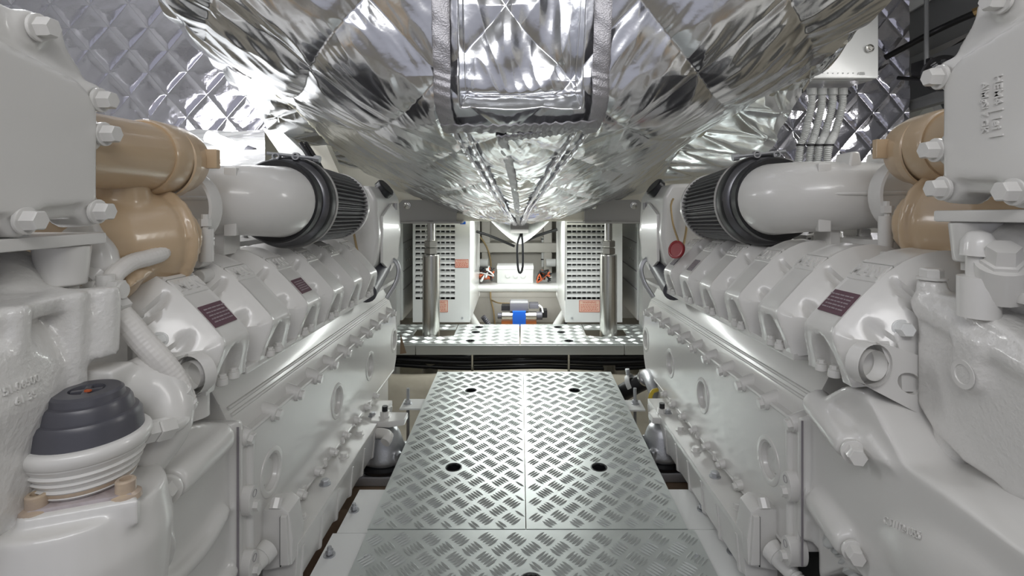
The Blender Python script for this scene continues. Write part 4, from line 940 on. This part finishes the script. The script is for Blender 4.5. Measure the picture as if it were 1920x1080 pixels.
# ---- near end of the left engine (measured directly)
XF[0] = None
def C3(p0, p1, r0, r1=None, b=.0): mb = MB(); cyl(mb, p0, p1, r0, r1, 24, b); return mb
mb = MB()
prism(mb, [(.855, -.385), (.80, -.352), (.72, -.325), (.650, -.31), (.650, -.70), (.855, -.64)], -.80, -.462, YZ)
prism(mb, [(.868, -.378), (.845, -.372), (.845, -.66), (.868, -.66)], -.75, -.447, YZ)
cyl(mb, (-.462, .82, -.385), (-.446, .68, -.381), .026, .021)
tube(mb, [(-.458, .83, -.50), (-.452, .75, -.515), (-.455, .66, -.505), (-.47, .60, -.48)], .012, 10, .02)
tube(mb, [(-.462, .86, -.60), (-.455, .75, -.63), (-.46, .60, -.61)], .016, 10, .02)
cyl(mb, (-.60, .70, -.42), (-.455, .63, -.46), .10, .05)
gl = cast('gear_case', mb, 'white', A_, .0055, 6)
mb = MB(); bolt(mb, (-.445, .672, -.381), (.25, -1, 0), .0145, .014); obj('bolt', mb, 'white', gl)
mb = MB(); box(mb, -.4475, -.444, .842, .8435, -.66, -.38); obj('joint_line', mb, 'labelg', gl, 0)
# canister
cx, cy = -.471, .58
mb = MB()
prism(mb, [(cx-.014, cy-.066), (cx+.078, cy-.030), (cx-.008, cy+.060), (cx-.100, cy+.022)], -.350, -.322, XY)
lathe(mb, (cx-.01, cy, -.62), (0, 0, 1), [(0, .035), (.08, .06), (.16, .082), (.24, .088), (.285, .080)], 28)
cyl(mb, (cx-.10, cy+.0, -.55), (cx-.16, cy-.04, -.55), .05)
box(mb, -.75, -.50, .45, .64, -.62, -.42)
cb = cast('canister_base', mb, 'white', A_, .0042, 4)
mb = MB(); bprism(mb, [(cx-.012, cy-.058), (cx+.068, cy-.026), (cx-.008, cy+.052), (cx-.088, cy+.020)], -.325, -.3185, XY, .002); st = obj('stained_gasket_plate', mb, 'pale_lid', cb); tag(st, 'stained mauve plate with dark streaks')
for x, y in ((-.012, -.047), (.057, -.020), (-.078, .016), (-.008, .043)):
    mb = MB(); lathe(mb, (cx+x, cy+y, -.326), (0, 0, 1), [(0, .015), (.005, .014), (.007, .0095), (.018, .0095), (.0195, .008), (.0195, .0055), (.010, .005)], 20); tag(obj('socket_bolt', mb, 'stain', st), 'oil-stained beige socket bolt')
mb = MB(); lathe(mb, (cx, cy, -.318), (0, 0, 1), [(0, .043), (.003, .045), (.005, .043), (.008, .046), (.010, .0475), (.012, .045), (.016, .049), (.018, .0505), (.020, .048), (.024, .0525), (.026, .0535), (.028, .051), (.034, .056), (.036, .056)], 56); can = obj('filter_canister', mb, 'white', A_, 60)
mb = MB(); lathe(mb, (cx, cy, -.314), (0, 0, 1), [(0, .0445), (.0045, .0465)], 56, False); obj('stained_ring', mb, 'stain', can)
mb = MB(); lathe(mb, (cx, cy, -.284), (0, 0, 1), [(0, .054), (.004, .058), (.010, .0595), (.015, .0585), (.018, .055), (.018, .045)], 56); obj('clamp_collar', mb, 'white', can, 60)
mb = MB(); lathe(mb, (cx, cy, -.268), (0, 0, 1), [(0, .0520), (.018, .0500), (.0235, .0465), (.0245, .0430), (.034, .0410), (.038, .0385), (.039, .0345), (.0455, .0330), (.048, .0300), (.048, .0165), (.0425, .0155), (.0425, .001)], 56); cp = obj('canister_cap', mb, 'grey', can, 35); tag(cp, 'dark grey stepped plastic cap')
for a in (0, PI/2):
    mb = MB(); obox(mb, (cx, cy, -.2235), ((math.cos(a+.5), math.sin(a+.5), 0), (-math.sin(a+.5), math.cos(a+.5), 0), (0, 0, 1)), (.014, .003, .003), .001); obj('cap_cross', mb, 'grey', cp)
mb = MB(); obox(mb, (cx+.006, cy-.006, -.2195), ((1, 0, 0), (0, 1, 0), (0, 0, 1)), (.003, .0015, .001)); obj('red_mark', mb, 'orangecable', cp)
# pipe from the collar, elbow, braided hose
def hexn(p, ax, r, l): mb = MB(); lathe(mb, p, ax, [(0, r*.9), (l*.1, r), (l*.9, r), (l, r*.9)], 6); return mb
pA = px(254, 815, .60); pB = px(275, 812, .615); pC = px(312, 803, .645); pD = px(340, 790, .675); pE = px(350, 760, .70)
mb = MB(); cyl(mb, pA, pB, .0085); obj('outlet_stub', mb, 'white', can)
obj('hex_nut', hexn(pB-(pB-pA)*.4, pC-pB, .0125, .016), 'white', can); obj('hex_coupling', hexn(pB+(pC-pB)*.35, pC-pB, .0135, .026), 'white', can)
mb = MB(); tube(mb, [pC-(pC-pB)*.2, pC, pD, pE, px(347, 738, .70)], .0088, 14, .006); obj('pipe_elbow', mb, 'white', can, 180)
mb = MB(); lathe(mb, px(350, 768, .70), px(338, 735, .69)-px(350, 768, .70), [(0, .012), (.004, .0145), (.01, .0145), (.012, .0125), (.03, .013), (.03, .010)], 20); obj('hose_ferrule', mb, 'white', can)
mb = MB(); braid(mb, [px(345, 752, .70), px(330, 715, .695), px(300, 675, .685), px(268, 640, .68), px(240, 607, .675), px(208, 574, .67)], .0142); tag(obj('braided_hose', mb, 'braid', A_, 180), 'white braided hose')
mb = MB(); lathe(mb, px(206, 570, .67), px(225, 590, .67)-px(206, 570, .67), [(0, .011), (.002, .018), (.016, .018), (.018, .014)], 6); obj('hose_nut', mb, 'white', A_)
mb = MB(); braid(mb, [px(200, 545, .68), px(215, 515, .69), px(245, 493, .72), px(280, 483, .75), px(303, 474, .78), px(298, 460, .80)], .0115); tag(obj('braided_hose', mb, 'braid', A_, 180), 'white braided hose')
mb = MB(); c = px(198, 545, .67)
cyl(mb, c+Vector((-.024, 0, 0)), c+Vector((.0235, 0, 0)), .010, n=16); cyl(mb, c+Vector((-.018, 0, 0)), c+Vector((-.008, 0, 0)), .014, n=6); cyl(mb, c+Vector((.008, 0, 0)), c+Vector((.02, 0, 0)), .014, n=6); cyl(mb, c+Vector((0, 0, -.02)), c+Vector((0, 0, .02)), .010, n=16); cyl(mb, c+Vector((-.036, 0, 0)), c+Vector((-.02, 0, 0)), .006); obj('tee_fitting', mb, 'white', A_)
mb = MB(); tube(mb, [px(150, 425, .70), px(168, 455, .70), px(188, 480, .70), px(190, 505, .70), px(172, 525, .70)], .020, 22, .006); obj('coolant_elbow', mb, 'white', A_, 180)
mb = MB(); cyl(mb, px(188, 515, .70), px(168, 530, .69), .024, .022); obj('elbow_flange', mb, 'white', A_)
# big ribbed pump casting at far left, lower ribs
mb = MB()
lathe(mb, (-.68, .50, -.245), (1, .05, -.08), [(0, .14), (.10, .14), (.155, .128), (.18, .10), (.195, .05)], 40)
lathe(mb, (-.61, .60, -.215), (0, 1, 0), [(-.25, .108), (-.02, .112), (.012, .095)], 36)
for q in (-.35, .35): obox(mb, (-.58, .55+q*.1, -.225-abs(q)*.03), ((1, .2, 0), (-.2, 1, 0), (0, 0, 1)), (.09, .010, .118))
cyl(mb, (-.50, .64, -.12), (-.50, .63, -.20), .018, .022)
obox(mb, (-.64, .50, -.112), ((1, 0, -.12), (0, 1, 0), (.12, 0, 1)), (.14, .12, .010))
cyl(mb, (-.60, .63, -.10), (-.56, .58, -.135), .035)
pm = cast('water_pump', mb, 'peel', A_, .0055, 4)
mb = MB()
for k, (tt, x, y) in enumerate((('51.06500', 40, 722), ('61 35', 48, 746))):
    p, n_ = stick(pm, x, y); r_ = (stick(pm, x+12, y-5)[0]-p).normalized(); text(mb, tt, p+n_*.0005, r_, n_.cross(r_), .0115, .0010)
obj('cast_numbers', mb, 'white', pm, 20)
mb = MB(); cyl(mb, (-.575, .58, -.295), (-.50, .66, -.245), .034, .030); cyl(mb, (-.50, .66, -.245), (-.46, .70, -.27), .03); box(mb, -.60, -.50, .60, .68, -.27, -.225); box(mb, -.54, -.475, .62, .66, -.235, -.215); tube(mb, [(-.50, .68, -.24), (-.465, .69, -.26), (-.45, .68, -.30), (-.47, .66, -.34)], .03, 16, .01)
cast('thermostat_housing', mb, 'white', A_, .0045, 4)
mb = MB(); tube(mb, [(-.60, .80, -.17), (-.535, .80, -.20), (-.50, .79, -.26), (-.49, .78, -.34)], .032, 18, .01); obj('water_pipe', mb, 'white', A_, 180)

B_, xb = engine(1, 'right white marine diesel engine, with bolted pump housing and cast outlet')
XF[0] = None
# ---- near end of the right engine
mb = MB()
prism(mb, [(.868, -.372), (.845, -.366), (.845, -.565), (.868, -.565)], .447, .75, YZ)
prism(mb, [(.855, -.360), (.80, -.325), (.745, -.285), (.715, -.276), (.698, -.285), (.640, -.335), (.585, -.330), (.50, -.335), (.30, -.33), (.30, -.66), (.55, -.56), (.70, -.53), (.80, -.52), (.855, -.53)], .462, .80, YZ)
tube(mb, [(.62, .80, -.47), (.575, .68, -.455), (.560, .56, -.425), (.585, .42, -.39), (.64, .28, -.36)], .112, 28, .02)
prism(mb, [(.74, -.335), (.70, -.325), (.655, -.345), (.70, -.360)], .452, .475, YZ)
cyl(mb, (.462, .83, -.335), (.443, .715, -.352), .024, .018)
cyl(mb, (.470, .83, -.49), (.455, .735, -.497), .026, .020)
tube(mb, [(.462, .84, -.355), (.462, .80, -.325), (.462, .745, -.287), (.47, .71, -.277)], .010, 10, .01)
prism(mb, [(.845, -.50), (.845, -.62), (.78, -.56), (.72, -.53), (.72, -.50)], .47, .60, YZ)
cyl(mb, (.60, .56, -.30), (.60, .56, -.40), .03)
gr = cast('gear_case', mb, 'white', B_, .0055, 6)
for p, r_ in (((.443, .709, -.352), .0122), ((.455, .729, -.497), .0115)):
    mb = MB(); bolt(mb, p, (-.25, -1, 0), r_, .014); obj('bolt', mb, 'white', gr)
mb = MB(); box(mb, .4445, .4475, .842, .8435, -.60, -.37); obj('joint_line', mb, 'labelg', gr, 0)
mb = MB(); p, n_ = stick(gr, 1692, 990); r_ = (stick(gr, 1712, 999)[0]-p).normalized(); text(mb, 'C 51112-1055', p+n_*.0016, r_, n_.cross(r_), .0125, .0012); obj('cast_lettering', mb, 'white', gr, 20)
# bolted pump housing
mb = MB()
prism(mb, [(.69, -.135), (.62, -.13), (.50, -.175), (.30, -.19), (.30, -.33), (.50, -.325), (.62, -.318), (.665, -.30), (.69, -.28)], .512, .85, YZ)
prism(mb, [(.697, -.148), (.690, -.140), (.50, -.185), (.30, -.20), (.30, -.215), (.50, -.20), (.69, -.163)], .505, .85, YZ)
lathe(mb, (.70, .52, -.20), (0, 0, 1), [(0, .19), (.03, .17), (.08, .12), (.11, .08)], 36)
for (x, y, z0, z1) in ((.525, .68, -.16, -.118), (.535, .615, -.175, -.125), (.53, .52, -.20, -.145)): cyl(mb, (x, y, z0), (x, y, z1), .018, .016)
for (y, z) in ((.602, -.212), (.47, -.23)): cyl(mb, (.53, y, z), (.500, y, z), .022, .019); obox(mb, (.512, y, z+.02), ((1, 0, 0), (0, 1, 0), (0, 0, 1)), (.012, .019, .025))
cyl(mb, (.54, .66, -.30), (.54, .66, -.345), .024, .022); cyl(mb, (.54, .555, -.32), (.54, .555, -.362), .026, .023)
ph_ = cast('pump_housing', mb, 'peel', B_, .0048, 4)
for (x, y, z) in ((.525, .68, -.118), (.535, .615, -.125), (.53, .52, -.145)):
    mb = MB(); bolt(mb, (x, y, z), (0, 0, 1), .013, .010); obj('bolt', mb, 'white', ph_)
for (x, y, z) in ((.54, .66, -.345), (.54, .555, -.362)):
    mb = MB(); lathe(mb, (x, y, z), (0, 0, -1), [(0, .024), (.004, .024), (.005, .020), (.024, .017), (.026, .012)], 24); obj('stud_cap', mb, 'white', ph_)
for (y, z) in ((.602, -.212), (.47, -.23)):
    mb = MB(); lathe(mb, (.500, y, z), (-1, 0, 0), [(0, .016), (.001, .016), (.001, .011), (-.004, .009), (-.004, .001)], 24, False); obj('plug_eye', mb, 'white', ph_)
mb = MB(); bolt(mb, (.52, .70, -.335), (-.3, -1, 0), .017, .014); obj('bolt', mb, 'white', gr)
# above it: textured dome, capped studs, plug
mb = MB(); lathe(mb, (.575, .60, -.075), (-.3, -.5, 1), [(-.08, .05), (-.02, .052), (.015, .045), (.03, .03), (.036, .01)], 36); obj('textured_dome', mb, 'peel', B_, 180)
mb = MB(); a = px(1835, 510, .60); lathe(mb, a+Vector((0, 0, -.05)), (0, 0, 1), [(0, .020), (.045, .020), (.046, .012), (.068, .012), (.069, .018), (.084, .017), (.094, .011), (.097, .004)], 24); obj('dome_nut', mb, 'white', B_, 40)
mb = MB(); a = px(1880, 495, .58); ax = Vector((-.25, -.35, .9)); cyl(mb, a-ax*.04, a, .024); lathe(mb, a, ax, [(0, .019), (.004, .0195), (.005, .016), (.022, .015)], 6); obj('drain_plug', mb, 'white', B_)
mb = MB(); box(mb, .53, .80, .40, .60, -.125, -.112, .004); obj('upper_flange', mb, 'white', B_)
mb = MB(); hose(mb, [px(1640, 487, .90), px(1690, 490, .86), px(1740, 503, .82), px(1785, 528, .78), px(1830, 570, .74)], .0085, .006, 10); tag(obj('ribbed_conduit', mb, 'conduit', B_, 180), 'grey ribbed conduit')
for k, (p0, p1) in enumerate((((1640, 470, .95), (1760, 480, .85)), ((1600, 478, .98), (1700, 470, .9)), ((1660, 455, 1.0), (1780, 490, .85)), ((1690, 500, .85), (1790, 535, .78)))):
    mb = MB(); tube(mb, [px(*p0), (px(*p0)+px(*p1))/2+Vector((0, 0, .01)), px(*p1)], .008, 10, .02); obj('small_pipe', mb, 'white', B_, 180)

# sensor connectors at the near foot of both engines, with conduits
for side, P_ in ((-1, A_), (1, B_)):
    XF[0] = (lambda s: lambda v: np.array(v, dtype=float)*np.array([s, 1, 1]))(side)
    mb = MB(); bprism(mb, [(.40, -.665), (.398, -.62), (.405, -.572), (.420, -.562), (.452, -.566), (.462, -.585), (.462, -.665), (.45, -.675)], .935, .985, XZ, .005); c_ = obj('sensor_box', mb, 'white', P_)
    mb = MB(); bprism(mb, [(.402, -.660), (.407, -.575), (.418, -.575), (.418, -.66)], .928, .937, XZ, .002); obj('sensor_lid', mb, 'white', c_)
    mb = MB(); box(mb, .4185, .4200, .932, .936, -.665, -.578); obj('lid_gap', mb, 'dark', c_, 0)
    mb = MB(); cyl(mb, (.430, .935, -.565), (.430, .945, -.552), .010, n=8); obj('screw', mb, 'white', c_)
    g0 = Vector((.436, .925, -.628)); g1 = Vector((.452, .880, -.640))
    mb = MB(); cyl(mb, g0, g0+(g1-g0)*.35, .019, .018); lathe(mb, g0+(g1-g0)*.35, g1-g0, [(0, .0165), (.028, .0135), (.032, .011)], 24, rfun=lambda q, t: 1+.05*math.sin(12*q)); obj('gland', mb, 'white', c_, 50)
    mb = MB(); hose(mb, [g1-(g1-g0)*.1, g1+Vector((.008, -.02, -.004)), (.485, .835, -.630), (.54, .80, -.600), (.60, .77, -.585), (.70, .74, -.59)], .0115, .0075, 12); tag(obj('ribbed_conduit', mb, 'white', P_, 180), 'white ribbed conduit')
XF[0] = None
# hoses under the right gear case
for k, (p0, p1, p2, r_, mt) in enumerate((((1560, 1000, .80), (1590, 1030, .79), (1625, 1100, .76), .020, 'conduit'), ((1600, 1010, .82), (1650, 1045, .80), (1690, 1110, .78), .022, 'conduit'), ((1660, 1020, .84), (1720, 1060, .82), (1770, 1120, .8), .016, 'white'))):
    mb = MB(); hose(mb, [px(*p0), px(*p1), px(*p2)], r_, .012, 14); obj('coolant_hose', mb, mt, B_, 180)
mb = MB(); cyl(mb, px(1590, 1070, .86), px(1615, 1085, .84), .02); tag(obj('red_fitting', mb, 'red', B_), 'dark red fitting')

# =================================================================== mounts, hose and tag
for side, X, Y, lab in ((-1, -.385, 1.52, 'dark cast engine mount in front of the left engine rail, beside the walkway'), (1, .410, 1.54, 'speckled cast-aluminium engine mount before the right engine rail, beside the walkway')):
    t = thing('engine_mount', lab, 'engine mount', (X, Y, -.815))
    mb = MB(); box(mb, X-.075, X+.075, Y-.06, Y+.06, -.822, -.795, .005); obj('base_plate', mb, 'castal', t)
    mb = MB(); lathe(mb, (X, Y, -.795), (0, 0, 1), [(0, .060), (.006, .068), (.014, .070), (.018, .060), (.022, .055)], 32); obj('rubber_skirt', mb, 'black', t, 50)
    mb = MB(); lathe(mb, (X, Y, -.775), (0, 0, 1), [(0, .058), (.012, .062), (.02, .060), (.07, .044), (.085, .036), (.092, .024), (.094, .01)], 32)
    for a in (.4, 2.2, 4.0, 5.6): obox(mb, (X+.055*math.cos(a), Y+.055*math.sin(a), -.755), ((math.cos(a), math.sin(a), 0), (-math.sin(a), math.cos(a), 0), (0, 0, 1)), (.012, .010, .016))
    cast('cast_hood', mb, 'castal' , t, .004, 3)
    mb = MB(); cyl(mb, (X, Y, -.69), (X, Y, -.625), .008); obj('stud', mb, 'black', t)
    mb = MB(); bprism(mb, [(X-.035, Y-.03), (X+.02, Y-.035), (X+.06, Y-.02), (X+.06, Y+.03), (X-.02, Y+.035), (X-.038, Y+.01)], -.672, -.655, XY, .004); obj('top_bracket', mb, 'white', t)
    mb = MB(); lathe(mb, (X, Y, -.655), (0, 0, 1), [(0, .017), (.004, .017), (.004, .014), (.016, .014)], 6); obj('nut', mb, 'white', t)
    for a in (-.055, .055):
        mb = MB(); bolt(mb, (X+a, Y-.045, -.795), (0, 0, 1), .011, .012); obj('base_bolt', mb, 'castal', t)
mb = MB(); tube(mb, [px(690, 815, 1.50), px(712, 812, 1.47), px(728, 818, 1.44), px(722, 830, 1.42)], .014, 14, .01); tag(obj('hose_end', mb, 'braid', None, 180), 'white braided hose end poking out by the left engine mount', 'hose')
hs = thing('raw_water_hose', 'black hose with pale band clamp, steel elbow and yellow loop, right of the walkway', 'hose', tuple(px(1180, 735, 1.85)))
mb = MB(); tube(mb, [px(1140, 756, 1.98), px(1165, 738, 1.95), px(1192, 722, 1.92), px(1212, 712, 1.9)], .030, 20, .02); obj('rubber_hose', mb, 'black', hs, 180)
mb = MB(); lathe(mb, px(1180, 721, 1.935), px(1195, 716, 1.92)-px(1180, 721, 1.935), [(0, .0315), (.001, .0335), (.018, .0335), (.019, .0315)], 28, False); obj('band_clamp', mb, 'conduit', hs)
mb = MB(); cyl(mb, px(1178, 702, 1.93), px(1176, 692, 1.93), .008, n=8); obj('clamp_screw', mb, 'castal', hs)
mb = MB(); tube(mb, [px(1208, 708, 1.9), px(1216, 705, 1.86), px(1224, 720, 1.80), px(1232, 742, 1.76)], .024, 18, .01); obj('steel_elbow', mb, 'castal', hs, 180)
mb = MB(); lathe(mb, px(1210, 709, 1.89), px(1216, 702, 1.86)-px(1206, 712, 1.9), [(0, .030), (.01, .030)], 24); obj('elbow_flange', mb, 'steel', hs)
mb = MB(); tube(mb, [px(1232, 731, 1.72), px(1223, 735, 1.70), px(1219, 748, 1.69), px(1223, 760, 1.69), px(1231, 764, 1.70)], .0065, 10, .008); obj('yellow_loop', mb, 'yellow', hs, 180)
rt = thing('red_tag', 'dark red round tag hung by a brown cord behind the farthest right valve covers', 'tag', tuple(px(1268, 487, 1.50)))
c = px(1268, 468, 1.50); mb = MB(); lathe(mb, c, (-.75, -.5, .30), [(-.006, .024), (-.005, .026), (.003, .026), (.004, .024), (.004, .020), (.002, .019), (.002, .001)], 36, False); mb.f.append(tuple(range(36))[::-1]); obj('disc', mb, 'red', rt, 40)
mb = MB(); tube(mb, [px(1263, 372, 1.60), px(1258, 385, 1.60), px(1262, 420, 1.57), px(1272, 452, 1.50)], .0032, 6, .01); obj('cord', mb, 'string', rt, 180)
mb = MB(); a, b, c = px(752, 630, 2.3), px(757, 645, 2.3), px(763, 661, 2.3); mb.add([px(751, 625, 2.3), px(762, 662, 2.3), px(750, 664, 2.3), px(751, 625, 2.32), px(762, 662, 2.32), px(750, 664, 2.32)], [(0, 1, 2), (5, 4, 3), (0, 3, 4, 1), (1, 4, 5, 2), (2, 5, 3, 0)])
tag(obj('cardboard_scrap', mb, 'wood', None, 0), 'brown cardboard scrap wedged beside the far end of the left engine', 'cardboard')
